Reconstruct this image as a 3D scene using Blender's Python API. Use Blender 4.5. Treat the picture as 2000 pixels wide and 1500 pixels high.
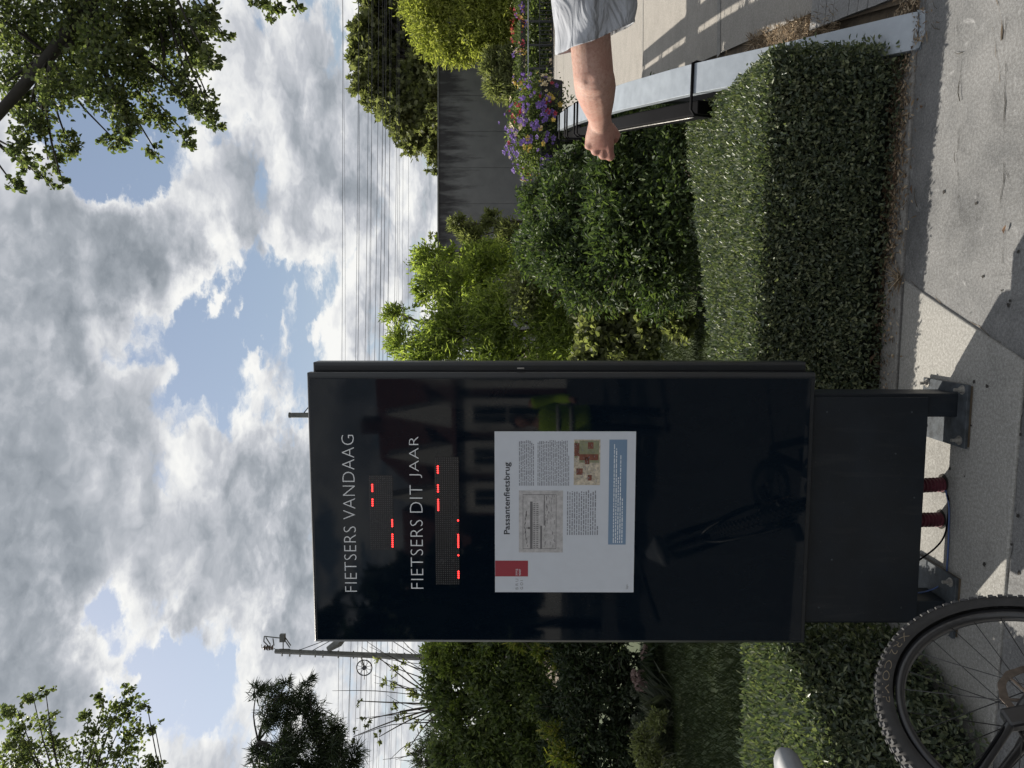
import bpy, bmesh, math, random
import numpy as np
from mathutils import Vector, Matrix, noise as mnoise
random.seed(7); RNG = np.random.default_rng(11)
scene = bpy.context.scene; COL = scene.collection
for o in list(bpy.data.objects): bpy.data.objects.remove(o)
R = math.radians

# ---------------------------------------------------------------- camera (held upright, picture stored on its side)
F, CAMH = 1480.0, 1.6
cam = bpy.data.cameras.new('camera'); camo = bpy.data.objects.new('camera', cam); COL.objects.link(camo)
cam.sensor_width = 36; cam.lens = F/2000*36; cam.clip_start = .05; cam.clip_end = 2000
PITCH = math.atan(10/F); cp, sp = math.cos(PITCH), math.sin(PITCH)
camo.matrix_world = Matrix(((0,1,0,0),(sp,0,-cp,0),(-cp,0,-sp,CAMH),(0,0,0,1)))
scene.camera = camo
scene.render.resolution_x, scene.render.resolution_y = 1024, 768
vs = scene.view_settings; vs.view_transform = 'Standard'; vs.look = 'None'; vs.gamma = 1; vs.exposure = 0.5
cy = scene.cycles; cy.max_bounces = 6; cy.diffuse_bounces = 3; cy.glossy_bounces = 3; cy.transmission_bounces = 3

def P(u, v, d):
    """upright picture position and distance -> point of the place"""
    return Vector(((u-750)/F*d, d, CAMH-(v-1010)/F*d))

# ---------------------------------------------------------------- sun
SUN_EL, SUN_AZ = 50, -45        # azimuth from +Y towards +X
sd = Vector((math.sin(R(SUN_AZ))*math.cos(R(SUN_EL)), math.cos(R(SUN_AZ))*math.cos(R(SUN_EL)), math.sin(R(SUN_EL))))
sl = bpy.data.lights.new('sun', 'SUN'); sl.energy = 5.0; sl.angle = R(.6); sl.color = (1, .93, .82)
so = bpy.data.objects.new('sun', sl); COL.objects.link(so); so.rotation_euler = (-sd).to_track_quat('-Z', 'Y').to_euler()

# ---------------------------------------------------------------- node helper
class NT:
    def __init__(s, tree): s.t = tree; s.n = tree.nodes; s.l = tree.links
    def add(s, typ, ins=None, **props):
        nd = s.n.new(typ)
        for k, v in props.items(): setattr(nd, k, v)
        for k, v in (ins or {}).items(): s.put(nd.inputs[k], v)
        return nd
    def put(s, sock, v):
        if isinstance(v, bpy.types.NodeSocket): s.l.new(v, sock)
        else: sock.default_value = v
    def math(s, op, a, b=None, c=None, clamp=False):
        nd = s.n.new('ShaderNodeMath'); nd.operation = op; nd.use_clamp = clamp
        s.put(nd.inputs[0], a)
        if b is not None: s.put(nd.inputs[1], b)
        if c is not None: s.put(nd.inputs[2], c)
        return nd.outputs[0]
    def vmath(s, op, a, b=None, out=0):
        nd = s.n.new('ShaderNodeVectorMath'); nd.operation = op
        s.put(nd.inputs[0], a)
        if b is not None:
            s.put(nd.inputs['Scale' if op == 'SCALE' else 1], b)
        return nd.outputs[out]
    def ramp(s, fac, stops, interp='LINEAR'):
        nd = s.n.new('ShaderNodeValToRGB'); nd.color_ramp.interpolation = interp
        el = nd.color_ramp.elements
        while len(el) < len(stops): el.new(.5)
        for e, (p, c) in zip(el, stops):
            e.position = p; e.color = (*c, 1) if len(c) == 3 else c
        s.put(nd.inputs[0], fac); return nd.outputs[0]
    def mix(s, fac, a, b, mode='MIX'):
        nd = s.n.new('ShaderNodeMix'); nd.data_type = 'RGBA'; nd.blend_type = mode
        s.put(nd.inputs[0], fac); s.put(nd.inputs[6], a); s.put(nd.inputs[7], b); return nd.outputs[2]
    def noise(s, vec, scale, detail=4, rough=.55, dist=0, out='Fac'):
        nd = s.n.new('ShaderNodeTexNoise')
        if vec is not None: s.l.new(vec, nd.inputs['Vector'])
        nd.inputs['Scale'].default_value = scale; nd.inputs['Detail'].default_value = detail
        nd.inputs['Roughness'].default_value = rough; nd.inputs['Distortion'].default_value = dist
        return nd.outputs[out]
C4 = lambda c: (*c, 1)

# ---------------------------------------------------------------- sky: nishita with broken cumulus
w = bpy.data.worlds.new('World'); scene.world = w; w.use_nodes = True
nt = NT(w.node_tree); nt.n.clear()
sky = nt.add('ShaderNodeTexSky', sky_type='NISHITA', sun_disc=False, sun_elevation=R(SUN_EL), sun_rotation=R(SUN_AZ), air_density=1.2, dust_density=2.0, ozone_density=1.5)
tc = nt.add('ShaderNodeTexCoord').outputs['Generated']
dirv = nt.vmath('NORMALIZE', tc)
# (u, v, radius in px, weight): the heaps and the blue gaps of this afternoon's sky
BLOBS = [(1000,300,85,.30),(930,250,60,.14),(1060,240,60,.12),(400,450,95,.32),(500,500,60,.16),(300,420,50,.12),(760,10,150,.34),(420,0,150,.36),(1050,10,110,.22),(180,30,90,.26),(1250,620,110,.26),(590,600,60,.26),(1120,640,80,.16),
         (640,380,70,.10),(620,220,60,.10),(820,590,50,.08),(120,90,60,.2),
         (950,455,46,-.38),(840,440,36,-.32),(1040,440,30,-.20),(770,390,24,-.20),(145,340,48,-.46),(190,300,36,-.3),(310,205,34,-.42),(1170,190,46,-.44),(1215,130,40,-.36),(870,205,34,-.36),(790,240,26,-.22),(1140,280,36,-.24),(860,320,45,-.12),(660,300,60,-.14),(700,470,60,-.16),(300,300,45,-.16),(560,300,40,-.10),(700,560,60,-.10)]
def sky_density(dv, o1=7, o2=10, blobs=True):
    sp_ = nt.add('ShaderNodeSeparateXYZ', {0: dv}); den = nt.math('ADD', nt.math('MAXIMUM', sp_.outputs[2], 0.0), .25)
    pl = nt.add('ShaderNodeCombineXYZ', {0: nt.math('DIVIDE', sp_.outputs[0], den), 1: nt.math('DIVIDE', sp_.outputs[1], den), 2: 3.7}).outputs[0]
    wv = nt.vmath('SUBTRACT', nt.noise(pl, 9.0, o1, .6, out='Color'), (.5,.5,.5))
    pw = nt.vmath('ADD', pl, nt.vmath('SCALE', wv, .16)); dw = nt.vmath('NORMALIZE', nt.vmath('ADD', dv, nt.vmath('SCALE', wv, .16)))
    a_ = nt.math('MULTIPLY_ADD', nt.math('SUBTRACT', nt.noise(pw, 2.5, 4, .5), .5), .75, .50)
    a_ = nt.math('MULTIPLY_ADD', nt.math('SUBTRACT', nt.noise(pw, 5.6, o2, .55), .5), 1.2, a_)
    pure = a_
    for (u, v, r, wt) in (BLOBS if blobs else []):
        c = (P(u, v, 100)-Vector((0,0,CAMH))).normalized(); k = 1.0/((r/F)**2)
        e = nt.math('EXPONENT', nt.math('MULTIPLY_ADD', nt.vmath('DOT_PRODUCT', dw, tuple(c), out=1), k, -k))
        a_ = nt.math('MULTIPLY_ADD', e, wt, a_)
    return a_, sp_.outputs[2], pure
acc, zup, pure1 = sky_density(dirv)
acc2, _, _ = sky_density(nt.vmath('NORMALIZE', nt.vmath('ADD', dirv, tuple(sd*.04))), 3, 5, False)
T0 = .375
alpha = nt.add('ShaderNodeMapRange', {0: acc, 1: T0-.05, 2: T0+.14}, interpolation_type='SMOOTHSTEP').outputs[0]
thick = nt.add('ShaderNodeMapRange', {0: acc, 1: T0, 2: T0+.52}).outputs[0]
rim = nt.math('MULTIPLY', nt.math('SUBTRACT', acc2, pure1), 1.6)          # more cloud between here and the sun -> darker
shade = nt.math('ADD', nt.math('MULTIPLY_ADD', thick, .70, .03), rim, clamp=True)
ccol = nt.ramp(shade, [(0,(.90,.90,.88)),(.2,(.76,.77,.78)),(.42,(.54,.56,.60)),(.70,(.36,.39,.43)),(1,(.24,.27,.305))])
# thin veil towards the horizon
veil = nt.add('ShaderNodeMapRange', {0: zup, 1: .0, 2: .30, 3: .6, 4: .12}).outputs[0]
blue = nt.vmath('SCALE', sky.outputs[0], .095)
blue = nt.mix(veil, blue, (.62,.68,.76,1))
skyc = nt.mix(alpha, blue, ccol)
bg = nt.add('ShaderNodeBackground', {0: skyc, 1: .745})
out = nt.add('ShaderNodeOutputWorld'); nt.l.new(bg.outputs[0], out.inputs[0])

# ---------------------------------------------------------------- materials
MATS = {}
def mat(name, col, rough=.6, metal=0, var=.25, scale=6, bump=0, bscale=60, col2=None, spec=.5, coat=0, detail=6, stretch=None):
    m = bpy.data.materials.new(name); m.use_nodes = True; t = NT(m.node_tree)
    b = t.n['Principled BSDF']
    tcn = t.add('ShaderNodeTexCoord').outputs['Object']
    if stretch: tcn = t.vmath('MULTIPLY', tcn, stretch)
    n = t.noise(tcn, scale, detail, .6)
    c2 = col2 or tuple(max(0, x*(1-var)) for x in col)
    c1 = col if col2 else tuple(min(1, x*(1+var*.6)) for x in col)
    t.put(b.inputs['Base Color'], t.ramp(n, [(.32, c2), (.68, c1)]))
    b.inputs['Metallic'].default_value = metal; b.inputs['Specular IOR Level'].default_value = spec
    t.put(b.inputs['Roughness'], t.math('MULTIPLY_ADD', n, .2, rough-.1, clamp=True))
    b.inputs['Coat Weight'].default_value = coat
    if bump:
        nb = t.noise(tcn, bscale, 4, .6)
        bp = t.add('ShaderNodeBump', {'Strength': bump, 'Distance': .004, 'Height': nb}); t.l.new(bp.outputs[0], b.inputs['Normal'])
    MATS[name] = m; return m
def leafmat(name, dark, mid, light, rough=.42, trans=.35, spec=.45, tcol=None):
    m = bpy.data.materials.new(name); m.use_nodes = True; t = NT(m.node_tree)
    b = t.n['Principled BSDF']; rnd = t.add('ShaderNodeNewGeometry').outputs['Random Per Island']
    c = t.ramp(rnd, [(0, dark), (.5, mid), (.92, light), (1, tuple(x*1.15 for x in light))])
    t.put(b.inputs['Base Color'], c); b.inputs['Roughness'].default_value = rough; b.inputs['Specular IOR Level'].default_value = spec
    tr = t.add('ShaderNodeBsdfTranslucent', {0: t.mix(1.0, c, C4(tcol or (1.35, 1.5, .75)), 'MULTIPLY')})
    mx = t.add('ShaderNodeMixShader', {0: trans}); t.l.new(b.outputs[0], mx.inputs[1]); t.l.new(tr.outputs[0], mx.inputs[2])
    t.l.new(mx.outputs[0], t.n['Material Output'].inputs[0]); MATS[name] = m; return m
def emitmat(name, col, s):
    m = bpy.data.materials.new(name); m.use_nodes = True; b = m.node_tree.nodes['Principled BSDF']
    b.inputs['Base Color'].default_value = C4(col); b.inputs['Emission Color'].default_value = C4(col); b.inputs['Emission Strength'].default_value = s
    MATS[name] = m; return m

# ---------------------------------------------------------------- mesh helpers
def finish(o, name, m, parent, smooth=False, bev=0, seg=2):
    COL.objects.link(o)
    if m: o.data.materials.append(m if not isinstance(m, str) else MATS[m])
    if parent: o.parent = parent
    if smooth: o.data.polygons.foreach_set('use_smooth', [True]*len(o.data.polygons))
    if bev:
        b = o.modifiers.new('bevel', 'BEVEL'); b.width = bev; b.segments = seg; b.limit_method = 'ANGLE'; b.angle_limit = R(40)
    return o
class MB:
    def __init__(s): s.v = []; s.f = []
    def add(s, vs_, fs):
        k = len(s.v); s.v += [tuple(a) for a in vs_]; s.f += [tuple(i+k for i in f) for f in fs]; return s
    def box(s, c, size, M=None):
        x, y, z = (a/2 for a in size); c = Vector(c)
        vv = [Vector((i*x, j*y, k*z)) for k in (-1,1) for j in (-1,1) for i in (-1,1)]
        vv = [(M @ a if M else a)+c for a in vv]
        return s.add(vv, [(0,2,3,1),(4,5,7,6),(0,1,5,4),(2,6,7,3),(0,4,6,2),(1,3,7,5)])
    def bb(s, x0, x1, y0, y1, z0, z1): return s.box(((x0+x1)/2,(y0+y1)/2,(z0+z1)/2),(x1-x0,y1-y0,z1-z0))
    def tube(s, pts, r, n=8, cap=True, closed=False):
        pts = [Vector(p) for p in pts]; N = len(pts); rs = r if isinstance(r, (list, tuple)) else [r]*N
        ref = Vector((0,0,1)); vv = []
        for i, p in enumerate(pts):
            if closed: t = (pts[(i+1) % N]-pts[i-1]).normalized()
            else: t = (pts[min(i+1,N-1)]-pts[max(i-1,0)]).normalized()
            a = t.cross(ref)
            if a.length < .1: a = t.cross(Vector((1,0,0)))
            a.normalize(); b = t.cross(a).normalized()
            rr = rs[i]; rr = rr if isinstance(rr, (list, tuple)) else (rr, rr)
            for k in range(n):
                w_ = 2*math.pi*k/n; vv.append(p+a*(math.cos(w_)*rr[0])+b*(math.sin(w_)*rr[1]))
        ff = []
        for i in range(N if closed else N-1):
            j = (i+1) % N
            for k in range(n): ff.append((i*n+k, i*n+(k+1) % n, j*n+(k+1) % n, j*n+k))
        if cap and not closed: ff += [tuple(range(n-1,-1,-1)), tuple((N-1)*n+k for k in range(n))]
        return s.add(vv, ff)
    def prism(s, poly, z0, z1):
        n = len(poly); vv = [(x,y,z0) for x,y in poly]+[(x,y,z1) for x,y in poly]
        return s.add(vv, [tuple(range(n-1,-1,-1)), tuple(range(n,2*n))]+[(i,(i+1)%n,n+(i+1)%n,n+i) for i in range(n)])
    def lathe(s, prof, n=24, c=(0,0,0), axis='z', cap=True):
        vv = []
        for (r, h) in prof:
            for k in range(n):
                a = 2*math.pi*k/n; p = (r*math.cos(a), r*math.sin(a), h)
                if axis == 'y': p = (p[0], p[2], p[1])
                vv.append((p[0]+c[0], p[1]+c[1], p[2]+c[2]))
        m = len(prof); ff = [(i*n+k, i*n+(k+1)%n, (i+1)*n+(k+1)%n, (i+1)*n+k) for i in range(m-1) for k in range(n)]
        if cap: ff += [tuple(range(n-1,-1,-1)), tuple((m-1)*n+k for k in range(n))]
        return s.add(vv, ff)
    def quad(s, a, b, c, d): return s.add([a,b,c,d], [(0,1,2,3)])
    def mesh(s, name):
        me = bpy.data.meshes.new(name); me.from_pydata(s.v, [], s.f); me.update(); return me
    def build(s, name, m, parent=None, smooth=False, bev=0, seg=2):
        me = s.mesh(name)
        bm = bmesh.new(); bm.from_mesh(me); bmesh.ops.recalc_face_normals(bm, faces=bm.faces); bm.to_mesh(me); bm.free()
        return finish(bpy.data.objects.new(name, me), name, m, parent, smooth, bev, seg)
def tag(o, label=None, cat=None, group=None, kind=None):
    if label: o['label'] = label
    if cat: o['category'] = cat
    if group: o['group'] = group
    if kind: o['kind'] = kind
    return o
def empty(name, loc=(0,0,0), rz=0, label=None, cat=None, group=None):
    o = bpy.data.objects.new(name, None); COL.objects.link(o); o.location = loc; o.rotation_euler = (0,0,rz); o.empty_display_size = .1
    return tag(o, label, cat, group)
def copy_tree(o, parent=None):
    c = o.copy(); COL.objects.link(c); c.parent = parent
    for ch in list(o.children): copy_tree(ch, c)
    return c
def rawmesh(name, V, polys):
    """V Nx3, polys list of (M x k) index arrays"""
    me = bpy.data.meshes.new(name); me.vertices.add(len(V)); me.vertices.foreach_set('co', np.asarray(V, np.float32).ravel())
    idx = np.concatenate([p.ravel() for p in polys]).astype(np.int32)
    cnt = np.concatenate([np.full(len(p), p.shape[1]) for p in polys]); st = np.concatenate([[0], np.cumsum(cnt)[:-1]]).astype(np.int32)
    me.loops.add(len(idx)); me.loops.foreach_set('vertex_index', idx)
    me.polygons.add(len(st)); me.polygons.foreach_set('loop_start', st); me.update(calc_edges=True); me.validate(); return me
def unit(a): return a/np.maximum(np.linalg.norm(a, axis=1, keepdims=True), 1e-9)
def leaves(name, pts, axis, nrm, L, W, m, parent, shape='oval', kind='stuff', fold=.25, droop=.15):
    pts = np.asarray(pts, float); N = len(pts)
    L = np.broadcast_to(np.asarray(L, float), (N,))[:,None]; W = np.broadcast_to(np.asarray(W, float), (N,))[:,None]
    ax = unit(axis); nr = unit(nrm - ax*(nrm*ax).sum(1, keepdims=True)); sd_ = np.cross(ax, nr)
    if shape == 'oval':
        T = [(0,0,0),(-.5,.30,fold),(-.42,.68,fold),(0,1,-droop),(.42,.68,fold),(.5,.30,fold)]
        F_ = [(0,1,2,3),(0,3,4,5)]
    elif shape == 'needle':
        T = [(-.5,0,0),(.5,0,0),(.35,.6,-droop*.3),(0,1,-droop),(-.35,.6,-droop*.3)]; F_ = [(0,1,2,3,4)]
    elif shape == 'maple':
        T = [(0,0,0),(-.5,.12,.1),(-.38,.42,.12),(-.55,.72,.05),(-.18,.70,.08),(0,1.05,-droop),(.18,.70,.08),(.55,.72,.05),(.38,.42,.12),(.5,.12,.1)]
        F_ = [(0,1,2,3,4,5),(0,5,6,7,8,9)]
    k = len(T); V = np.empty((N, k, 3))
    for i, (a, b, c) in enumerate(T): V[:, i] = pts + sd_*(a*W) + ax*(b*L) + nr*(c*W)
    base = (np.arange(N)*k)[:, None]
    polys = [np.concatenate([base+np.array(f)[None] for f in F_])]
    me = rawmesh(name, V.reshape(-1,3), polys)
    o = finish(bpy.data.objects.new(name, me), name, m, parent)
    if kind: o['kind'] = kind
    return o
def rdir(n): return unit(RNG.normal(size=(n,3)))
def text_mesh(txt, size=1, offset=0, spacing=1, shear=0, align='LEFT'):
    cu = bpy.data.curves.new('txt', 'FONT'); cu.body = txt; cu.size = size; cu.offset = offset; cu.space_character = spacing; cu.align_x = align; cu.resolution_u = 3; cu.shear = shear
    o = bpy.data.objects.new('txt', cu); COL.objects.link(o); bpy.context.view_layer.update()
    me = bpy.data.meshes.new_from_object(o.evaluated_get(bpy.context.evaluated_depsgraph_get()))
    bpy.data.objects.remove(o); return me
def fit_text(me, x0, x1, z0, z1, y):
    """stretch a text mesh into the box x0..x1, z0..z1 of a vertical face at depth y (front is -y)"""
    co = np.empty(len(me.vertices)*3); me.vertices.foreach_get('co', co); co = co.reshape(-1,3)
    mn, mx = co.min(0), co.max(0); q = np.empty_like(co)
    q[:,0] = x0+(co[:,0]-mn[0])/(mx[0]-mn[0])*(x1-x0); q[:,2] = z0+(co[:,1]-mn[1])/(mx[1]-mn[1])*(z1-z0); q[:,1] = y
    me.vertices.foreach_set('co', q.ravel()); me.update(); return me

# materials used
M_ = mat
M_('soil', (.10,.075,.05), .95, var=.5, scale=9, bump=.8, bscale=40)
def concrete(name, base, dark, speck, stain=.5, bstr=.55, sc=1.6):
    m = bpy.data.materials.new(name); m.use_nodes = True; t = NT(m.node_tree); b = t.n['Principled BSDF']
    tcn = t.add('ShaderNodeTexCoord').outputs['Object']
    n1 = t.noise(tcn, sc, 7, .62, .4); n2 = t.noise(tcn, 95, 3, .7); n3 = t.noise(tcn, 9, 6, .7, .6); n4 = t.noise(tcn, 340, 2, .6)
    c = t.ramp(n1, [(.3, dark), (.62, base)])
    c = t.mix(t.ramp(n2, [(.42,(0,0,0)),(.62,(1,1,1))]), t.mix(1, c, (.72,.71,.70,1), 'MULTIPLY'), c)
    c = t.mix(t.math('MULTIPLY', t.ramp(n3, [(.60,(0,0,0)),(.75,(1,1,1))]), stain), c, C4(speck))
    n5 = t.noise(tcn, 3.3, 8, .72, 1.2); c = t.mix(t.math('MULTIPLY', t.ramp(n5, [(.54,(0,0,0)),(.60,(1,1,1))]), stain*.55), c, t.mix(1, c, (.66,.66,.66,1), 'MULTIPLY'))
    c = t.mix(t.ramp(n4, [(.63,(0,0,0)),(.70,(1,1,1))]), c, C4(tuple(min(.8, x*1.5) for x in base)))
    t.put(b.inputs['Base Color'], c); b.inputs['Roughness'].default_value = .93; b.inputs['Specular IOR Level'].default_value = .25
    h = t.math('ADD', t.math('MULTIPLY', n2, .8), t.math('ADD', t.math('MULTIPLY', n4, .5), t.math('MULTIPLY', n3, .5)))
    bp = t.add('ShaderNodeBump', {'Strength': bstr, 'Distance': .005, 'Height': h}); t.l.new(bp.outputs[0], b.inputs['Normal'])
    MATS[name] = m; return m
concrete('old_concrete', (0.223,0.225,0.225), (0.126,0.129,0.132), (0.353,0.353,0.353), .9, 1.0, 2.4)
concrete('slab_concrete', (0.318,0.314,0.297), (0.249,0.248,0.237), (0.189,0.185,0.172), .45, .45)
concrete('kerb_concrete', (0.269,0.265,0.252), (0.202,0.197,0.189), (0.151,0.147,0.139), .4, .5)
concrete('path_concrete', (0.311,0.294,0.269), (0.260,0.248,0.227), (0.218,0.206,0.189), .3, .25, 3)
concrete('paver_stone', (0.269,0.269,0.269), (0.210,0.210,0.210), (0.353,0.353,0.344), .4, .4, 5)
M_('asphalt', (.040,.040,.042), .9, var=.35, scale=20, bump=.6, bscale=160)
M_('lawn_green', (.040,.052,.020), .95, var=.5, scale=5, col2=(.03,.05,.014))
M_('crack_dark', (.03,.027,.024), 1, var=.3)
M_('black_metal', (.007,.010,.014), .40, 0, var=.3, scale=14, bump=.05, bscale=200)
M_('anthracite', (.0075,.0115,.017), .48, 0, var=.3, scale=7, bump=.08, bscale=220, spec=.35)
M_('glass_black', (.0022,.0055,.0105), .03, 0, var=.1, scale=3, spec=.27)
M_('plate_steel', (.055,.064,.074), .6, .3, var=.5, scale=26, bump=.3, bscale=120)
M_('galvanised', (.33,.365,.405), .48, .4, var=.10, scale=16, bump=.15, bscale=130)
M_('bolt_zinc', (.35,.34,.32), .45, .8, var=.3, scale=40)
M_('letter_white', (.74,.76,.78), .5, var=.03)
M_('paper', (.57,.605,.66), .45, var=.025, scale=30, spec=.6)
M_('ink', (.025,.027,.035), .6, var=.1)
M_('ink_grey', (.22,.23,.26), .6, var=.2)
M_('ink_faint', (.15,.145,.15), .6, var=.2)
M_('red_print', (.30,.035,.05), .5, var=.08)
M_('blue_print', (.17,.26,.38), .5, var=.06)
M_('white_print', (.72,.76,.80), .5, var=.03)
M_('tan_print', (.47,.46,.46), .6, var=.25, scale=70)
M_('cream_print', (.52,.46,.36), .6, var=.45, scale=90)
M_('green_print', (.24,.25,.15), .6, var=.3, scale=60)
M_('rust_print', (.20,.07,.045), .6, var=.4, scale=70)
M_('led_board', (.012,.014,.017), .25, var=.2, scale=20)
M_('led_off', (.045,.045,.047), .3, var=.1)
emitmat('led_red', (1,.028,.025), 4.5)
M_('hose_red', (.085,.015,.025), .5, var=.3, scale=30)
M_('cable_blue', (.05,.09,.22), .5, var=.2)
M_('cable_black', (.005,.005,.006), .7, var=.2, spec=.08)
M_('rubber', (.030,.029,.029), .78, var=.35, scale=30, bump=.2, bscale=150)
M_('rubber_knob', (.055,.055,.058), .75, var=.45, scale=60)
M_('tyre_print', (.20,.16,.11), .7, var=.2)
M_('bike_black', (.014,.014,.016), .35, var=.3, scale=20, coat=.3)
M_('spoke_steel', (.03,.03,.032), .35, .6, var=.2)
M_('rotor_rust', (.10,.078,.062), .5, .5, var=.4, scale=50)
M_('saddle_grey', (.20,.21,.225), .5, var=.15, scale=30)
M_('wire_dark', (.04,.042,.05), .6, var=.1)
M_('mast_steel', (.12,.125,.12), .7, .2, var=.35, scale=4)
M_('insulator_brown', (.07,.055,.05), .4, var=.2)
M_('bark', (.075,.06,.045), .9, var=.45, scale=12, bump=.6, bscale=40)
M_('bark_dark', (.03,.027,.022), .9, var=.4, scale=12, bump=.5, bscale=40)
M_('twig', (.06,.05,.035), .9, var=.3, scale=30)
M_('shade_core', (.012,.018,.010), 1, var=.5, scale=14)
M_('dry_leaf', (.17,.105,.065), .8, var=.5, scale=40)
leafmat('litter', (.10,.07,.045), (.22,.16,.10), (.38,.31,.22), .8, .1, .2, (1,1,1))
leafmat('hedge_leaf', (.050,.070,.050), (.092,.118,.072), (.185,.205,.115), .38, .28, .55)
leafmat('laurel_leaf', (0.032,0.051,0.025), (0.057,0.085,0.037), (0.109,0.144,0.052), .5, .36, .3)
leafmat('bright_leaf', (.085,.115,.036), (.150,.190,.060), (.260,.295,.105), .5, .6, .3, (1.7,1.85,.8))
leafmat('mid_leaf', (.055,.077,.034), (.095,.125,.052), (.165,.195,.080), .45, .5, .35, (1.5,1.65,.8))
leafmat('yellow_leaf', (.085,.115,.026), (.14,.175,.036), (.27,.25,.05), .42, .42, .4)
leafmat('olive_leaf', (.085,.098,.048), (.140,.155,.074), (.220,.235,.120), .55, .5, .25, (1.5,1.6,.85))
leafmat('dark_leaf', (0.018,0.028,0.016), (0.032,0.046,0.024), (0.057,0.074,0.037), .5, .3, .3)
leafmat('fluffy_leaf', (.16,.185,.045), (.23,.26,.07), (.32,.34,.11), .6, .55, .2, (1.5,1.55,.8))
leafmat('maple_leaf', (.055,.075,.040), (.100,.125,.060), (.175,.200,.090), .45, .55, .35, (1.4,1.5,.8))
leafmat('grass_blade', (.022,.030,.013), (.034,.046,.020), (.055,.068,.030), .6, .35, .25)
leafmat('silver_blade', (.07,.085,.06), (.12,.135,.10), (.19,.205,.16), .6, .3, .25)
leafmat('petal_purple', (.12,.07,.27), (.19,.12,.38), (.33,.25,.50), .55, .35, .25, (1.2,1,1.3))
leafmat('petal_yellow', (.42,.28,.04), (.55,.40,.08), (.62,.52,.22), .55, .35, .25, (1.2,1.1,.8))
leafmat('petal_red', (.22,.02,.03), (.34,.03,.05), (.45,.10,.14), .55, .3, .25, (1.2,1,1))
leafmat('petal_orange', (.50,.16,.03), (.58,.22,.05), (.62,.30,.08), .55, .3, .25, (1.2,1,.8))
leafmat('petal_cream', (.52,.42,.26), (.62,.52,.34), (.68,.62,.46), .55, .3, .25, (1,1,.9))
leafmat('petal_pink', (.22,.15,.14), (.30,.21,.19), (.38,.29,.26), .6, .3, .2, (1,1,1))
# weathered grey wall: dark run-off streaks from the coping
m = bpy.data.materials.new('streaked_wall'); m.use_nodes = True; t = NT(m.node_tree); b = t.n['Principled BSDF']
o_ = t.add('ShaderNodeTexCoord').outputs['Object']; sx = t.add('ShaderNodeSeparateXYZ', {0: o_})
ns = t.noise(t.add('ShaderNodeCombineXYZ', {0: t.math('MULTIPLY', sx.outputs[0], .8), 1: 0.0, 2: t.math('MULTIPLY', sx.outputs[2], .16)}).outputs[0], 3.1, 6, .62)
hgt = t.add('ShaderNodeMapRange', {0: sx.outputs[2], 1: 3.2, 2: 6.0}).outputs[0]
st_ = t.ramp(t.math('ADD', ns, t.math('MULTIPLY', hgt, .42)), [(.66,(0,0,0)),(.90,(1,1,1))])
t.put(b.inputs['Base Color'], t.mix(st_, t.ramp(t.noise(o_, 1.2, 6, .6), [(.3,(.115,.12,.122)),(.7,(.15,.155,.157))]), (.028,.028,.031,1)))
b.inputs['Roughness'].default_value = .85; MATS['streaked_wall'] = m
# skin / cloth
m = bpy.data.materials.new('skin'); m.use_nodes = True; t = NT(m.node_tree); b = t.n['Principled BSDF']
o_ = t.add('ShaderNodeTexCoord').outputs['Object']; n1 = t.noise(o_, 9, 5, .6); n2 = t.noise(o_, 170, 3, .7)
t.put(b.inputs['Base Color'], t.mix(t.ramp(n2, [(.42,(0,0,0)),(.72,(.6,.6,.6))]), t.ramp(n1, [(.34,(.32,.155,.125)),(.5,(.39,.225,.18)),(.68,(.46,.31,.255))]), (.27,.13,.09,1)))
b.inputs['Roughness'].default_value = .62; b.inputs['Specular IOR Level'].default_value = .3; b.inputs['Subsurface Weight'].default_value = .15; b.inputs['Subsurface Scale'].default_value = .01
b.inputs['Subsurface Radius'].default_value = (1,.35,.2)
bp = t.add('ShaderNodeBump', {'Strength': .3, 'Distance': .002, 'Height': n2}); t.l.new(bp.outputs[0], b.inputs['Normal']); MATS['skin'] = m
M_('shirt_grey', (.36,.375,.405), .9, var=.06, scale=20, bump=.15, bscale=700, spec=.15)
m = MATS['shirt_grey']; t = NT(m.node_tree); b = t.n['Principled BSDF']; o_ = t.add('ShaderNodeTexCoord').outputs['Object']
fo = t.noise(t.vmath('MULTIPLY', o_, (1,1,2.2)), 7.5, 3, .45, 1.4); old = b.inputs['Normal'].links[0].from_node
bp = t.add('ShaderNodeBump', {'Strength': .85, 'Distance': .03, 'Height': fo}); t.l.new(bp.outputs[0], old.inputs['Normal'])
M_('shorts_navy', (.02,.025,.04), .9, var=.2, scale=20)
M_('hair_brown', (.05,.035,.025), .7, var=.3, scale=60)
M_('shoe_black', (.02,.02,.022), .6, var=.2)
M_('hivis', (.36,.55,.02), .7, var=.06, scale=10)
M_('reflect_band', (.5,.5,.5), .5, var=.05)
M_('brick_red', (.09,.035,.03), .85, var=.35, scale=9)
M_('roof_red', (.085,.03,.027), .8, var=.35, scale=5)
M_('gable_white', (.60,.59,.56), .8, var=.08, scale=3)
M_('window_dark', (.02,.024,.03), .1, var=.1)

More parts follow.
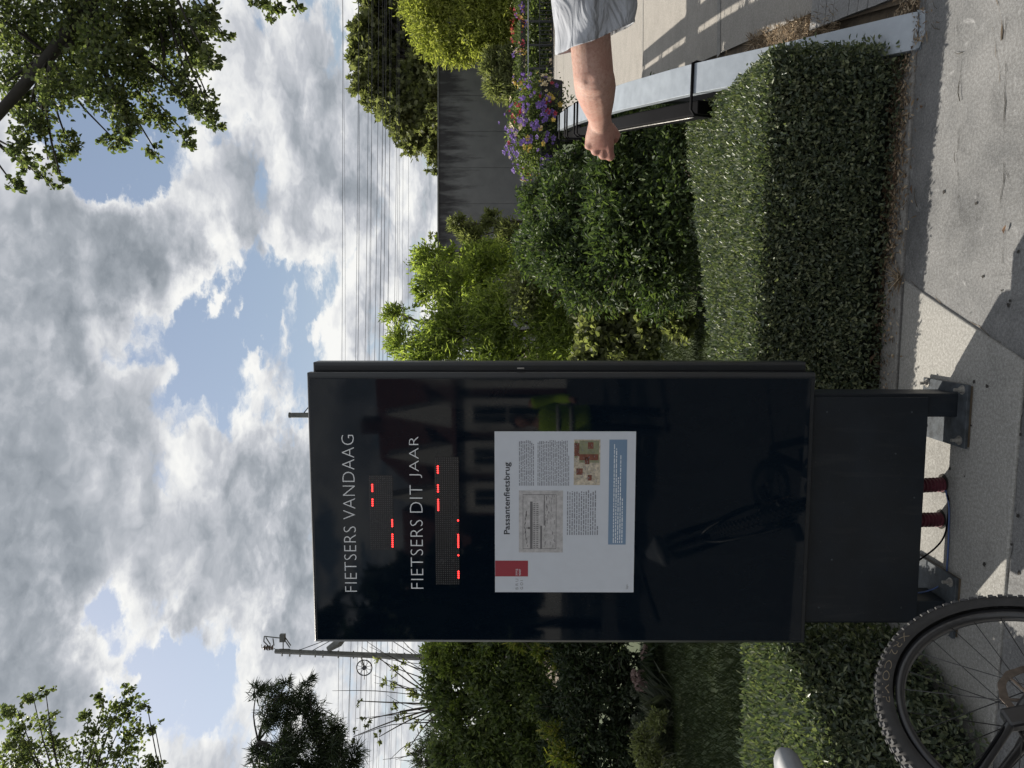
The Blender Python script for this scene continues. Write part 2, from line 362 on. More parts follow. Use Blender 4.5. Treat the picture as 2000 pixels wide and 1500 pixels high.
m = MATS['glass_black']; t = NT(m.node_tree); b = t.n['Principled BSDF']; o_ = t.add('ShaderNodeTexCoord').outputs['Object']
sm = t.noise(t.vmath('MULTIPLY', o_, (1,1,.35)), 9, 7, .65, .8); du = t.noise(o_, 240, 2, .5)
t.put(b.inputs['Roughness'], t.ramp(sm, [(.35,(.02,.02,.02)),(.62,(.05,.05,.05)),(.8,(.16,.16,.16))]))
t.put(b.inputs['Base Color'], t.mix(t.ramp(du, [(.70,(0,0,0)),(.78,(.5,.5,.5))]), t.ramp(sm, [(.35,(.0022,.0060,.0115)),(.75,(.0042,.0085,.0140))]), (.045,.05,.055,1)))
for nm in ('anthracite','black_metal'):
    m = MATS[nm]; t = NT(m.node_tree); b = t.n['Principled BSDF']; o_ = t.add('ShaderNodeTexCoord').outputs['Object']
    old = b.inputs['Base Color'].links[0].from_socket; du = t.noise(o_, 130, 3, .6); st_ = t.noise(t.vmath('MULTIPLY', o_, (1,1,.12)), 26, 5, .6)
    c = t.mix(t.ramp(st_, [(.55,(0,0,0)),(.8,(.35,.35,.35))]), old, (.045,.047,.048,1)); t.put(b.inputs['Base Color'], t.mix(t.ramp(du, [(.68,(0,0,0)),(.76,(.5,.5,.5))]), c, (.07,.068,.062,1)))

# ================================================================ THE GROUND
def sheet(name, poly, z, m, parent=None, kind='structure'):
    me = bpy.data.meshes.new(name); me.from_pydata([(x,y,z) for x,y in poly], [], [tuple(range(len(poly)))]); me.update()
    if me.polygons[0].normal.z < 0: me.flip_normals()
    o = finish(bpy.data.objects.new(name, me), name, m, parent)
    if kind and not parent: o['kind'] = kind
    return o
sheet('terrain', [(-400,-400),(400,-400),(400,600),(-400,600)], -.03, 'soil')
YK = lambda x: 3.19-.11*x                # kerb line in front of the hedge
YS = lambda x: 2.40-.125*x               # front edge of the concrete band
lawn = sheet('lawn', [(-14,3.9),(1.7,3.9),(4.6,13),(9,28),(-14,28)], -.012, 'lawn_green')
# old concrete carriageway, reaching the kerb line, and the soil strip the hedges grow in
sheet('added_road', [(-40,-60),(40,-60),(40,1.15),(-40,1.75)], -.02, 'asphalt')  # unseen dark asphalt, added so the pillar glass mirrors dark ground
pave = sheet('carriageway', [(-14,1.40),(14,.90),(14,1.4),(3.2,2.55),(1.9,3.0),(1.42,3.03),(.45,YK(.45)),(-5,YK(-5)),(-14,YK(-14))], 0, 'old_concrete')
kerb = MB().prism([(1.42,3.035),(.45,YK(.45)+.006),(-5,YK(-5)+.006),(-5,YK(-5)+.15),(.45,YK(.45)+.15),(1.44,3.17)], -.1, .012).build('kerb', 'kerb_concrete', None, bev=.006)
kerb['kind'] = 'structure'
slab_r = (.44,3.135)
slab = MB().prism([(.072,2.391),(.425,3.125),(-5,YK(-5)-.006),(-5,YS(-5))], -.1, .010).build('concrete_slab', 'slab_concrete', None, bev=.005)
slab['kind'] = 'structure'
sheet('hedge_bed', [(1.5,3.16),(.45,YK(.45)+.152),(-5,YK(-5)+.152),(-5,5.2),(1.9,5.2)], -.006, 'soil')
def crack(pts, w, m='crack_dark', parent=pave, z=.003, name='crack'):
    pts = [Vector((x,y,0)) for x,y in pts]; fine = []
    for a, b_ in zip(pts, pts[1:]):
        n = max(2, int((b_-a).length/.02))
        for i in range(n): fine.append(a.lerp(b_, i/n))
    fine.append(pts[-1]); L_, R_ = [], []
    for i, p in enumerate(fine):
        q = p+Vector((mnoise.noise(p*9)*.02+mnoise.noise(p*50)*.006, mnoise.noise(p*9+Vector((9,2,1)))*.02+mnoise.noise(p*55)*.007, 0))
        ww = w*max(.02, .15+.9*mnoise.noise(p*13+Vector((3,3,3)))+.4*mnoise.noise(p*47))
        L_.append((q.x, q.y+ww, z)); R_.append((q.x, q.y-ww, z))
    n = len(fine); MB().add(L_+R_, [(i,i+1,n+i+1,n+i) for i in range(n-1)]).build(name, m, parent)
G = lambda u, v: (lambda d: ((u-750)/F*d, d))(F*CAMH/(v-1010))
crack([G(1500,1962), G(1340,1961), G(1180,1956), G(1080,1952), G(980,1958)], .0035)
crack([G(1180,1956), G(1120,1975), G(1010,2040)], .003)
crack([G(1480,1862), G(1400,1874), G(1200,1868), G(1060,1872)], .0022)
crack([G(1440,1935), G(1380,1947), G(1330,1952)], .005, 'soil')
crack([G(1500,1942), G(1460,1952), G(1420,1958)], .012, 'soil')
crack([(.075,2.385),(.433,3.128)], .005, 'soil', z=.0025, name='joint')
crack([(.07,2.384),(-1.6,YS(-1.6)-.006)], .004, 'crack_dark', z=.0025, name='joint')
# path behind the railing, with joints of paler concrete
pd = Vector((.318,1,0)).normalized()
path = sheet('path', [(1.80,3.45),(30,3.45),(30,33.2),(11.27,33.2)], .004, 'path_concrete')
for yy, wd in ((5.95,.10),(9.6,.05),(14,.05),(20,.06),(26,.06),(30.5,.25)):
    xl = 1.80+.318*(yy-3.45)
    sheet('joint_strip', [(xl,yy),(30,yy-.6),(30,yy-.6+wd),(xl,yy+wd)], .008, 'kerb_concrete', path)
# grey pavers at the foot of the path
pav = sheet('paving', [(1.52,2.99),(3.2,2.56),(3.4,3.5),(1.9,4.05)], .0035, 'soil')
pm = MB().box((0,0,.012), (.096,.196,.03)).mesh('paver'); pm.materials.append(MATS['paver_stone'])
across = Vector((pd.y,-pd.x,0)); k0 = Vector((1.60,3.14,0)); nb = 0
for i in range(5):
    for j in range(10):
        p = k0+across*(.10+.2*i+(.0))+pd*(.05+.1*j)
        o = bpy.data.objects.new('paver', pm); COL.objects.link(o); o.parent = pav
        o.location = (p.x, p.y, random.uniform(-.006,.002)); o.rotation_euler = (random.uniform(-.012,.012), random.uniform(-.012,.012), math.atan2(-pd.x, pd.y)+math.pi/2+random.uniform(-.015,.015))
for k in range(22):
    u, v = random.uniform(330,1150), random.uniform(1800,1990); x, y = G(u, v); on = y > YS(x)+.03 and x < .40+.48*(y-3.05) and y < YK(x)-.03
    n_ = 9; r_ = random.uniform(.003,.009); zz = .0125 if on else .0035
    mb = MB().add([(x+r_*random.uniform(.6,1.2)*math.cos(6.283*j/n_), y+r_*random.uniform(.6,1.3)*math.sin(6.283*j/n_), zz) for j in range(n_)], [tuple(range(n_))]); mb.build('dirt_spot', 'crack_dark', slab if on else pave)
n = 70; a = RNG.uniform(0,6.28,n); ax = np.c_[np.cos(a),np.sin(a),RNG.uniform(.1,.9,n)]
tag(leaves('dry_weed', np.tile([.44,3.16,.012],(n,1))+RNG.normal(size=(n,3))*np.array([.012,.012,.002]), ax, rdir(n), RNG.uniform(.03,.10,n), .0035, 'litter', None, 'needle', None), 'small straw-dry weed growing from the joint at the slab corner', 'weed')
# litter of dry bits along the kerb
n = 2600; xs = np.concatenate([RNG.uniform(.5,1.55,n//2), RNG.uniform(-.5,1.6,n-n//2)])
ys = np.where(xs > .45, 3.19-.11*xs-.02*np.maximum(xs-.6,0), 3.19-.11*xs)+RNG.normal(.10,.055,n)
sel = RNG.random(n) < np.clip((xs+.3)/1.2, .08, 1); xs, ys = xs[sel], ys[sel]; n = len(xs)
ax = rdir(n); ax[:,2] *= .2; nr = np.tile([0,0,1.], (n,1))+RNG.normal(size=(n,3))*.4
lit = leaves('leaf_litter', np.c_[xs, ys, np.full(n,.016)+RNG.random(n)*.01], ax, nr, RNG.uniform(.008,.03,n), RNG.uniform(.004,.010,n), 'litter', None)
tag(lit, 'brown crumbs of dry leaf litter strewn along the kerb below the hedge', 'leaf litter')
n = 900; xs = RNG.uniform(1.35,2.6,n); ys = 3.02-.28*(xs-1.4)+RNG.normal(.02,.07,n)
ax = rdir(n); ax[:,2] *= .2; nr = np.tile([0,0,1.], (n,1))+RNG.normal(size=(n,3))*.4
lit = leaves('dry_grass', np.c_[xs, ys, np.full(n,.012)+RNG.random(n)*.01], ax, nr, RNG.uniform(.015,.05,n), RNG.uniform(.003,.006,n), 'litter', None, 'needle')
tag(lit, 'straw-coloured dry grass bits at the foot of the galvanised railing', 'dry grass')
n = 2600; tt = RNG.random(n); q = RNG.random(n)
px = 1.63+.28*(tt)*1.6+q*(.30+.12*tt)*.8; py = 3.75+tt*1.5
ax = rdir(n); ax[:,2] = abs(ax[:,2])*.8; nr = rdir(n)
o = leaves('dry_weeds', np.c_[px, py, np.full(n,.004)], ax, nr, RNG.uniform(.02,.07,n), RNG.uniform(.003,.006,n), 'litter', None, 'needle')
tag(o, 'withered brown weeds in the strip between railing and path', 'weeds')
# the larger fallen leaves, one by one
lm = MB(); lm.add([(0,0,0),(-.012,.02,.006),(-.010,.045,.008),(0,.07,.002),(.011,.045,.010),(.012,.02,.004)], [(0,1,2,3),(0,3,4,5)])
lme = lm.mesh('fallen_leaf'); lme.materials.append(MATS['dry_leaf'])
spots = [(u, v) for u, v in ((1408,1752),(1395,1758),(1380,1750),(1330,1757),(1322,1750),(1280,1751),(1178,1748),(1150,1745),(1140,1752),(1128,1748),(1120,1741),(1104,1744),(1090,1738),(1062,1740),(1000,1736),(960,1733),(905,1726),(860,1722),(812,1722),(1118,1785),(1060,1968),(1290,1806))]
for u, v in spots:
    x, y = G(u, v); o = bpy.data.objects.new('fallen_leaf', lme); COL.objects.link(o)
    o.location = (x, y, .022 if v < 1760 else .012); o.rotation_euler = (random.uniform(-.5,.5), random.uniform(-.5,.5), random.uniform(0,6.28)); s = random.uniform(.45,.85); o.scale = (s,s,s*1.5)
    tag(o, 'curled brown fallen leaf lying loose beside the clipped hedge', 'leaf', 'fallen leaves along the hedge')
tw = MB().tube([(0,0,.006),(.07,.01,.010),(.15,-.006,.006)], [.003,.003,.0015], 5).mesh('twig'); tw.materials.append(MATS['twig'])
for u, v, a in ((1095,1792,.3),(1180,1865,0),(1480,1830,.6),(1440,1835,.9),(1300,1875,.1),(1395,1880,1.2),(830,1880,.8)):
    x, y = G(u, v); o = bpy.data.objects.new('twig', tw); COL.objects.link(o); o.location = (x,y,.004); o.rotation_euler = (0,0,a); s = random.uniform(.25,.55); o.scale = (s,s,s)
    tag(o, 'thin dark dry twig lying on the grey concrete', 'twig', 'twigs dropped on the concrete')

# ================================================================ THE BICYCLE COUNTER
YAW = R(6); CT = Vector((-.461, 2.70, 0))
totem = empty('bicycle_counter', CT, -YAW, 'tall black glass bicycle counter pillar with two red number displays', 'counter')
cy_, sy_ = math.cos(YAW), math.sin(YAW)
def PT(u, v):
    k = (u-750)/F; lx = (-CT.x+CT.y*k)/(cy_+sy_*k); y = CT.y-sy_*lx
    return lx, CAMH-(v-1010)/F*y
W2, Z0, Z1 = .485, .555, 2.339
def slab_panel(name, x0, x1, y0, y1, z0, z1, ch, m):
    """upright slab whose front edges are splayed back by ch"""
    mb = MB(); a = [(x0+ch,y0,z0+ch*.4),(x1-ch,y0,z0+ch*.4),(x1-ch,y0,z1-ch*.4),(x0+ch,y0,z1-ch*.4)]
    b = [(x0,y0+ch,z0),(x1,y0+ch,z0),(x1,y0+ch,z1),(x0,y0+ch,z1)]; c = [(x0,y1,z0),(x1,y1,z0),(x1,y1,z1),(x0,y1,z1)]
    mb.add(a+b+c, [(0,1,2,3)]+[(i,4+i,4+(i+1)%4,(i+1)%4) for i in range(4)]+[(4+i,8+i,8+(i+1)%4,4+(i+1)%4) for i in range(4)]+[(11,10,9,8)])
    return mb.build(name, m, totem, bev=.0025)
slab_panel('door_frame', -W2, W2+.018, 0, .052, Z0, Z1, .014, 'black_metal')
glass = MB().bb(-W2+.016, W2-.002, -.004, .02, Z0+.020, Z1-.014).build('glass_pane', 'glass_black', totem, bev=.0015)
slab_panel('rear_housing', -W2+.02, W2+.050, .066, .15, Z0+.012, Z1-.006, .010, 'black_metal')
MB().bb(-W2+.03, W2+.02, .050, .068, Z0+.02, Z1-.02).build('door_gasket', 'cable_black', totem)
MB().bb(W2+.030, W2+.0335, .02, .034, 1.575, 1.60).build('door_latch', 'bolt_zinc', totem)
GY = -.0055
def lettering(txt, u0, u1, v0, v1, off):
    """one part for each word; all words are set as one line and share its stretch"""
    a = PT(u0, v0)[0]; b_ = PT(u1, v0)[0]; zb = PT((u0+u1)/2, v1)[1]; zt = PT((u0+u1)/2, v0)[1]
    line = text_mesh(txt, 1, off, 1.06); co = np.empty(len(line.vertices)*3); line.vertices.foreach_get('co', co); lx = co.reshape(-1,3)[:,0]; mn, mx = lx.min(), lx.max()
    words = txt.split(' '); x = mn; wm = []
    for wd in words:
        tmp = text_mesh(wd, 1, off, 1.06); c3 = np.empty(len(tmp.vertices)*3); tmp.vertices.foreach_get('co', c3); c3 = c3.reshape(-1,3)[:,0]; wm.append(c3.max()-c3.min())
    gap = ((mx-mn)-sum(wm))/(len(words)-1)
    for i, wd in enumerate(words):
        me = text_mesh(wd, 1, off, 1.06); c2 = np.empty(len(me.vertices)*3); me.vertices.foreach_get('co', c2); wx = c2.reshape(-1,3)[:,0]; wl = wx.max()-wx.min()
        k = (b_-a)/(mx-mn)
        fit_text(me, a+(x-mn)*k, a+(x-mn+wl)*k, zb, zt, GY); finish(bpy.data.objects.new('lettering', me), 'lettering', 'letter_white', totem)
        x += wl+gap
lettering('FIETSERS VANDAAG', 345, 651, 670.5, 694.5, -.019)
lettering('FIETSERS DIT JAAR', 351, 648, 801, 825.5, -.019)
# two dot matrix boards behind the glass
def led_board(u0, u1, v0, v1, cols, rows, lit):
    x0, _ = PT(u0, v0); x1, _ = PT(u1, v0); um = (u0+u1)/2; zt = PT(um, v0)[1]; zb = PT(um, v1)[1]
    bd = MB().bb(x0, x1, -.0058, -.0045, zb, zt).build('display_board', 'led_board', totem)
    off, on = MB(), MB()
    for c in range(cols):
        for r in range(rows):
            cx = x0+(c+.5)*(x1-x0)/cols; cz = zt-(r+.5)*(zt-zb)/rows; l = any(rr == r and a <= c <= b for rr, a, b in lit)
            rad = .0030 if l else .0017; mb = on if l else off; n = 8 if l else 6
            ring = [(cx+rad*math.cos(2*math.pi*k/n), -.0064, cz+rad*math.sin(2*math.pi*k/n)) for k in range(n)]
            mb.add(ring+[(cx,-.0076,cz)], [(k,(k+1)%n,n) for k in range(n)])
    tag(off.build('unlit_diodes', 'led_off', bd), kind='stuff'); tag(on.build('lit_diodes', 'led_red', bd), kind='stuff')
led_board(427, 572, 722, 768, 36, 11, [(1,28,31),(1,21,24),(10,1,7),(10,11,14)])
led_board(359, 608, 850, 897, 62, 11, [(1,54,57),(1,45,48),(1,36,41),(10,3,6),(10,14,14),(10,18,24),(10,31,31)])
# pedestal on two feet
PY0, PY1, PX, PZ = .035, .215, .425, .142
slab_p = MB().bb(-PX+.012, PX-.012, PY0, PY0+.012, PZ, Z0-.004).build('pedestal_panel', 'anthracite', totem, bev=.002)
MB().bb(-PX+.012, PX-.012, PY1-.03, PY1-.018, PZ+.02, Z0-.004).build('rear_panel', 'anthracite', totem, bev=.002)
MB().bb(-PX+.01, PX-.01, .05, PY1-.04, Z0-.03, Z0+.014).build('pedestal_top', 'black_metal', totem)
for s in (-1, 1):
    leg = MB().bb(min(s*PX,s*(PX-.085)), max(s*PX,s*(PX-.085)), PY0+.014, PY1-.032, .030, Z0-.006).build('leg', 'anthracite', totem, bev=.004)
    MB().bb(min(s*.46,s*.235), max(s*.46,s*.235), -.006, .285, .020, .032).build('base_plate', 'plate_steel', totem, bev=.002)
    MB().bb(min(s*.455,s*.24), max(s*.455,s*.24), 0, .28, .004, .020).build('grout_bed', 'soil', totem)
    for bx in (.26, .44):
        for by in (.025, .255):
            mb = MB().lathe([(.011,.032),(.011,.044)], 6, (s*bx,by,0)).lathe([(.006,.044),(.006,.062)], 10, (s*bx,by,0)).lathe([(.017,.031),(.017,.0345)], 14, (s*bx,by,0))
            mb.build('anchor_bolt', 'bolt_zinc', totem)
for lx, z in ((-.36,.50),(-.36,.20),(.36,.50),(.36,.20),(.05,.175),(-.18,.46),(.21,.25)):
    MB().lathe([(.0032,PY0-.0015),(.0030,PY0+.006)], 10, (lx,0,z), 'y').build('screw', 'plate_steel', totem)
# cable hoses
def hose(lx, tilt, label):
    pts, rs = [], []
    for i in range(64):
        t_ = i/63; z = .16-.22*t_; pts.append((lx+tilt*(1-t_), .135+.012*t_, z)); rs.append(.0275 if i % 4 < 2 else .0225)
    o = MB().tube(pts, rs, 18).build('cable_hose', 'hose_red', None, False); o.location = CT; o.rotation_euler = (0,0,-YAW)
    tag(o, label, 'hose')
    h = MB(); h.lathe([(.036,.0115),(.036,.0125)], 20, (lx,.147,0)); hh = h.build('hose_hole', 'crack_dark', o)
hose(.045+.03, -.008, 'leaning dark red corrugated cable hose entering the slab under the pillar')
hose(-.062, .0, 'upright dark red corrugated cable hose beside the thin blue cable')
pts = [(-.24,.10,.16),(-.16,.105,.05),(-.09,.10,.016),(.02,.10,.014),(.055,.13,.014)]
pts2 = [(.055,.12,.015),(.0,.093,.015),(-.09,.085,.015),(-.2,.082,.015),(-.28,.09,.018),(-.33,.12,.06),(-.35,.13,.16)]
def smoothpath(pts, n=8):
    pts = [Vector(p) for p in pts]; o = []
    for i in range(len(pts)-1):
        p0, p1, p2, p3 = pts[max(i-1,0)], pts[i], pts[i+1], pts[min(i+2,len(pts)-1)]
        for k in range(n):
            t_ = k/n; o.append(.5*((2*p1)+(p2-p0)*t_+(2*p0-5*p1+4*p2-p3)*t_*t_+(3*p1-p0-3*p2+p3)*t_**3))
    return o+[pts[-1]]
for pp, m_, lb in ((pts,'cable_black','thin black cable hanging from the pedestal to the slab'),(pts2,'cable_blue','thin blue cable lying in a loop around the red hoses')):
    o = MB().tube(smoothpath(pp), .0032, 6).build('cable', m_, None, True); o.location = CT; o.rotation_euler = (0,0,-YAW); tag(o, lb, 'cable')

# ---------------------------------------------------------------- the printed sheet on the glass
px0, pzt = PT(345, 966); px1 = PT(658, 966)[0]; pzb = PT(500, 1239)[1]; pzt = PT(500, 966.5)[1]
poster = empty('information_sheet', CT, -YAW, 'white printed information sheet fixed to the dark glass', 'poster')
PYF = -.0075
S = lambda s: px0+s*(px1-px0)
TT = lambda t_: pzt-t_*(pzt-pzb)
MB().bb(px0, px1, PYF, -.0045, pzb, pzt).build('paper', 'paper', poster)
def patch(name, s0, s1, t0, t1, m, lay=1, parent=poster):
    y = PYF-.0004*lay
    o = MB().quad((S(s0),y,TT(t1)),(S(s1),y,TT(t1)),(S(s1),y,TT(t0)),(S(s0),y,TT(t0)))
    me = o.mesh(name)
    return finish(bpy.data.objects.new(name, me), name, m, parent)
def ptext(txt, s0, s1, t0, t1, m, off=0, lay=2, name='title'):
    me = fit_text(text_mesh(txt, 1, off), S(s0), S(s1), TT(t1), TT(t0), PYF-.0004*lay); return finish(bpy.data.objects.new(name, me), name, m, poster)
ptext('Passantenfietsbrug', .366, .812, .064, .120, 'ink', .012)
def textlines(s0, s1, t0, t1, n, m, last=.6, lay=1, h=.34, lens=None):
    mb = MB(); y = PYF-.0004*lay; lh = (t1-t0)/n
    for i in range(n):
        s = s0; end = s0+(s1-s0)*(lens[i] if lens else (last if i == n-1 else random.uniform(.96,1)))
        while s < end-.004:
            wl = random.uniform(.008,.034); e = min(s+wl, end); a = t0+i*lh+lh*.25; c = a+lh*h*2*random.uniform(.75,1)*.8
            mb.quad((S(s),y,TT(c)),(S(e),y,TT(c)),(S(e),y,TT(a)),(S(s),y,TT(a))); s = e+.005
    me = mb.mesh('text_block'); tag(finish(bpy.data.objects.new('text_block', me), 'text_block', m, poster), kind='stuff')
textlines(.668,.951,.170,.282,9,'ink_grey',.9); textlines(.668,.951,.302,.532,19,'ink_grey',.68)
textlines(.362,.640,.512,.742,14,'ink_grey',.2)
# drawn view: pale ground, long bridge with arches
e1 = patch('engraving', .252,.638,.172,.487,'tan_print',1)
def bits(name, rects, m, lay):
    mb = MB(); y = PYF-.0004*lay
    for s0,s1,t0,t1 in rects: mb.quad((S(s0),y,TT(t1)),(S(s1),y,TT(t1)),(S(s1),y,TT(t0)),(S(s0),y,TT(t0)))
    me = mb.mesh(name); return tag(finish(bpy.data.objects.new(name, me), name, m, poster), kind='stuff')
rr = [(.274,.614,.200,.203),(.274,.614,.437,.440),(.274,.277,.200,.44),(.611,.614,.200,.44)]
rr += [(.277,.57,.252,.270),(.277,.42,.325,.338),(.42,.611,.350,.356)]
for i in range(24):
    s = .282+i*.0118; rr += [(s,s+.005,.276,.290),(s,s+.005,.297,.312)]
for i in range(60):
    s = random.uniform(.28,.60); tq = random.uniform(.35,.43); rr.append((s, s+random.uniform(.006,.03), tq, tq+.003))
for i in range(26):
    s = random.uniform(.285,.52); tq = .235-.02*math.sin((s-.28)*12)+random.uniform(-.004,.004); rr.append((s, s+.014, tq, tq+.004))
rr += [(.398,.412,.236,.252),(.403,.407,.222,.236)]
bits('drawing_lines', rr, 'ink_faint', 2)
bits('drawing_shade', [(.28,.45,.372,.428),(.46,.60,.40,.432),(.29,.56,.290,.297)], 'tan_print', 2)
# painted plan: cream ground, green field, rust buildings
patch('painted_plan', .672,.951,.562,.749,'cream_print',1)
bits('painted_fields', [(.81,.945,.60,.74),(.84,.94,.568,.59)], 'green_print', 2)
bits('painted_buildings', [(.85,.93,.565,.60),(.825,.862,.60,.735),(.80,.845,.64,.672),(.735,.775,.58,.625),(.70,.735,.66,.69),(.895,.935,.66,.70)], 'rust_print', 3)
rr = []
for i in range(110):
    s = random.uniform(.675,.94); tq = random.uniform(.565,.74); rr.append((s, s+random.uniform(.003,.012), tq, tq+.003))
bits('painted_strokes', rr, 'ink_grey', 4)
patch('blue_band', .302,.951,.812,.938,'blue_print',1)
textlines(.312,.93,.842,.918,5,'white_print',.5,2,.3,[1,.96,.66,.88,.45])
patch('red_block', .10,.20,.0015,.238,'red_print',1)
ptext('zorg', .106,.148,.150,.166,'white_print',.0,2,'small_print'); ptext('voor', .106,.148,.172,.186,'white_print',.0,2,'small_print')
ptext('B R U', .018,.085,.148,.168,'ink_grey',0,1,'logo_lettering'); ptext('G O I', .018,.075,.182,.202,'ink_faint',0,1,'logo_lettering')
ptext('Sigm', .022,.050,.945,.962,'ink_faint',0,1,'logo_lettering')

# ================================================================ GALVANISED RAILING WITH STRAPS
rail = empty('railing', (1.45,3.1,0), 0, 'galvanised handrail that bends down to the ground beside the clipped hedge', 'railing')
RO = Vector((1.45,3.1,0))
rp = smoothpath([(1.405,3.02,.0),(1.412,3.07,.062),(1.475,3.46,.40),(1.545,3.84,.71),(1.62,4.18,.88),(1.735,4.62,1.01),(2.0,5.55,1.13),(2.34,6.7,1.19),(2.85,8.4,1.2),(3.42,10.3,1.2)], 7)
def ribbon(pts, w0, w1, h0, h1, name, m, bev=.012, off=RO, seg=3, parent=rail):
    """extrude a box section (sideways w0..w1, downwards h0..h1) along pts"""
    V_, F_ = [], []
    for i, p in enumerate(pts):
        t_ = (pts[min(i+1,len(pts)-1)]-pts[max(i-1,0)]).normalized(); s = t_.cross(Vector((0,0,1))).normalized(); n_ = s.cross(t_).normalized()
        for a, b_ in ((w0,h0),(w1,h0),(w1,h1),(w0,h1)): V_.append(p+s*a+n_*b_-off)
    for i in range(len(pts)-1):
        for k in range(4): F_.append((i*4+k, i*4+(k+1)%4, i*4+4+(k+1)%4, i*4+4+k))
    k = (len(pts)-1)*4; F_ += [(3,2,1,0),(k,k+1,k+2,k+3)]
    return MB().add(V_, F_).build(name, m, parent, True, bev, seg)
def flat_shade(o):
    o.data.polygons.foreach_set('use_smooth', [False]*len(o.data.polygons))
hr = ribbon(rp, -.072, .072, -.055, 0, 'handrail', 'galvanised', .014); flat_shade(hr)
i0 = 22
lr = ribbon([p for p in rp[i0:]], -.16, -.085, -.25, -.10, 'lower_beam', 'cable_black', .006); flat_shade(lr)
MB().tube([p-RO+Vector((-.168,0,-.155)) for p in rp[i0+3:44]], .004, 6).build('guide_rod', 'bolt_zinc', rail, True)
def strap(i, name='strap'):
    p = rp[i]; t_ = (rp[i+1]-rp[i-1]).normalized(); s = t_.cross(Vector((0,0,1))).normalized(); n_ = s.cross(t_).normalized()
    q = lambda a, b_: p-RO+s*a+n_*b_
    pts_ = [q(.082,-.24),q(.082,-.02),q(.074,.006),q(-.15,.006),q(-.172,-.02),q(-.172,-.27),q(-.150,-.285),q(.06,-.285)]
    MB().tube(pts_, .008, 6).build(name, 'cable_black', rail, True)
for i in (21,): strap(i)
for y_ in (5.75,5.9,6.25,6.6,7.1,7.6,8.1,8.6): strap(min(range(1,len(rp)-1), key=lambda k: abs(rp[k].y-y_)))
for i in (21, 34, 44, 52, 58, 62):
    p = rp[i]-RO; MB().bb(p.x-.03, p.x+.03, p.y-.02, p.y+.02, 0, p.z-.06).build('post', 'black_metal', rail)

# flower planters
def blossom_mesh(m):
    mb = MB(); n = 5
    V_ = [(0,0,-.3)]
    for k in range(n):
        a = 2*math.pi*k/n
        for da, r, z in ((-.52,.75,.15),(-.2,1,.22),(.2,1,.22),(.52,.75,.15)): V_.append((r*math.cos(a+da), r*math.sin(a+da), z))
    mb.add(V_, [(0,1+4*k,2+4*k,3+4*k,4+4*k) for k in range(n)]); me = mb.mesh('blossom'); me.materials.append(MATS[m]); return me
BM = {c: blossom_mesh('petal_'+c) for c in ('purple','yellow','red','orange','cream')}
def planter(loc, rz, label, size=1.05, near=True, cols=None, nflow=150):
    t_ = empty('flower_planter', loc, rz, label, 'planter', 'flower planters on the railings')
    bx = MB(); hs = size/2
    bx.add([(-hs*.86,-.11,-.12),(hs*.86,-.11,-.12),(hs*.86,.11,-.12),(-hs*.86,.11,-.12),(-hs*.92,-.14,.1),(hs*.92,-.14,.1),(hs*.92,.14,.1),(-hs*.92,.14,.1)],
           [(3,2,1,0),(4,5,6,7),(0,1,5,4),(1,2,6,5),(2,3,7,6),(3,0,4,7)]).build('trough', 'black_metal', t_, bev=.01)
    n = 5200 if near else 700
    d = rdir(n); rad = RNG.random(n)**.4; pts_ = d*rad[:,None]*np.array([hs*.98,.26,.27])+np.array([0,0,.15])
    pts_ *= (1+.25*np.array([mnoise.noise(Vector(q_)*2.6) for q_ in d]))[:,None]; pts_[:,2] -= .30*(d[:,1] < -.3)*RNG.random(n)**2
    leaves('foliage', pts_, rdir(n)+np.array([0,0,.4]), rdir(n), RNG.uniform(.025,.05,n)*(1 if near else 1.8), RNG.uniform(.012,.022,n)*(1 if near else 1.8), 'mid_leaf', t_)
    fl = []; mixd = cols or {'purple':60,'yellow':17,'red':7,'orange':2,'cream':14}; cen = []
    for k in range(46 if near else 16):
        while True:
            a = Vector(RNG.normal(size=3)).normalized()
            if a.y < .45 and a.z > -.75: break
        c = random.choices(list(mixd), list(mixd.values()))[0]
        if near and c == 'red' and a.x < 0: c = 'purple'
        if near and c == 'yellow' and a.z > .5: c = 'cream'
        cen.append((a, c))
    for k in range(nflow):
        a0, c = random.choice(cen); a = (a0+Vector(RNG.normal(size=3))*.17).normalized(); bump_ = 1+.22*mnoise.noise(a*2.6+Vector((loc[0],1,2)))
        if random.random() < .12: c = random.choices(list(mixd), list(mixd.values()))[0]
        p = Vector((a.x*hs*1.05, a.y*.29, .15+a.z*.30-(.16*random.random() if a.y < -.2 and a.z < .2 else 0)))*(random.uniform(.86,1.06)*bump_)
        fl.append((p, a, c))
    if near:
        for p, a, c in fl:
            o = bpy.data.objects.new('blossom', BM[c]); COL.objects.link(o); o.parent = t_; o.location = p
            o.rotation_euler = (a+Vector(RNG.normal(size=3))*.35+Vector((0,-.3,.2))).to_track_quat('Z','Y').to_euler(); s = random.uniform(.015,.036); o.scale = (s,s*random.uniform(.7,1),s*random.uniform(.8,1.6))
    else:
        for c in set(f[2] for f in fl):
            pp = np.array([f[0]*1.15 for f in fl if f[2] == c]); nn = np.array([f[1] for f in fl if f[2] == c]); k = len(pp)
            leaves('blossoms', pp, rdir(k), nn, .075, .085, 'petal_'+c, t_, 'maple')
    return t_
planter(P(1250, 1074, 7.75), R(-8), 'large hanging planter of purple and yellow flowers on the near handrail', 1.02, True, None, 290)
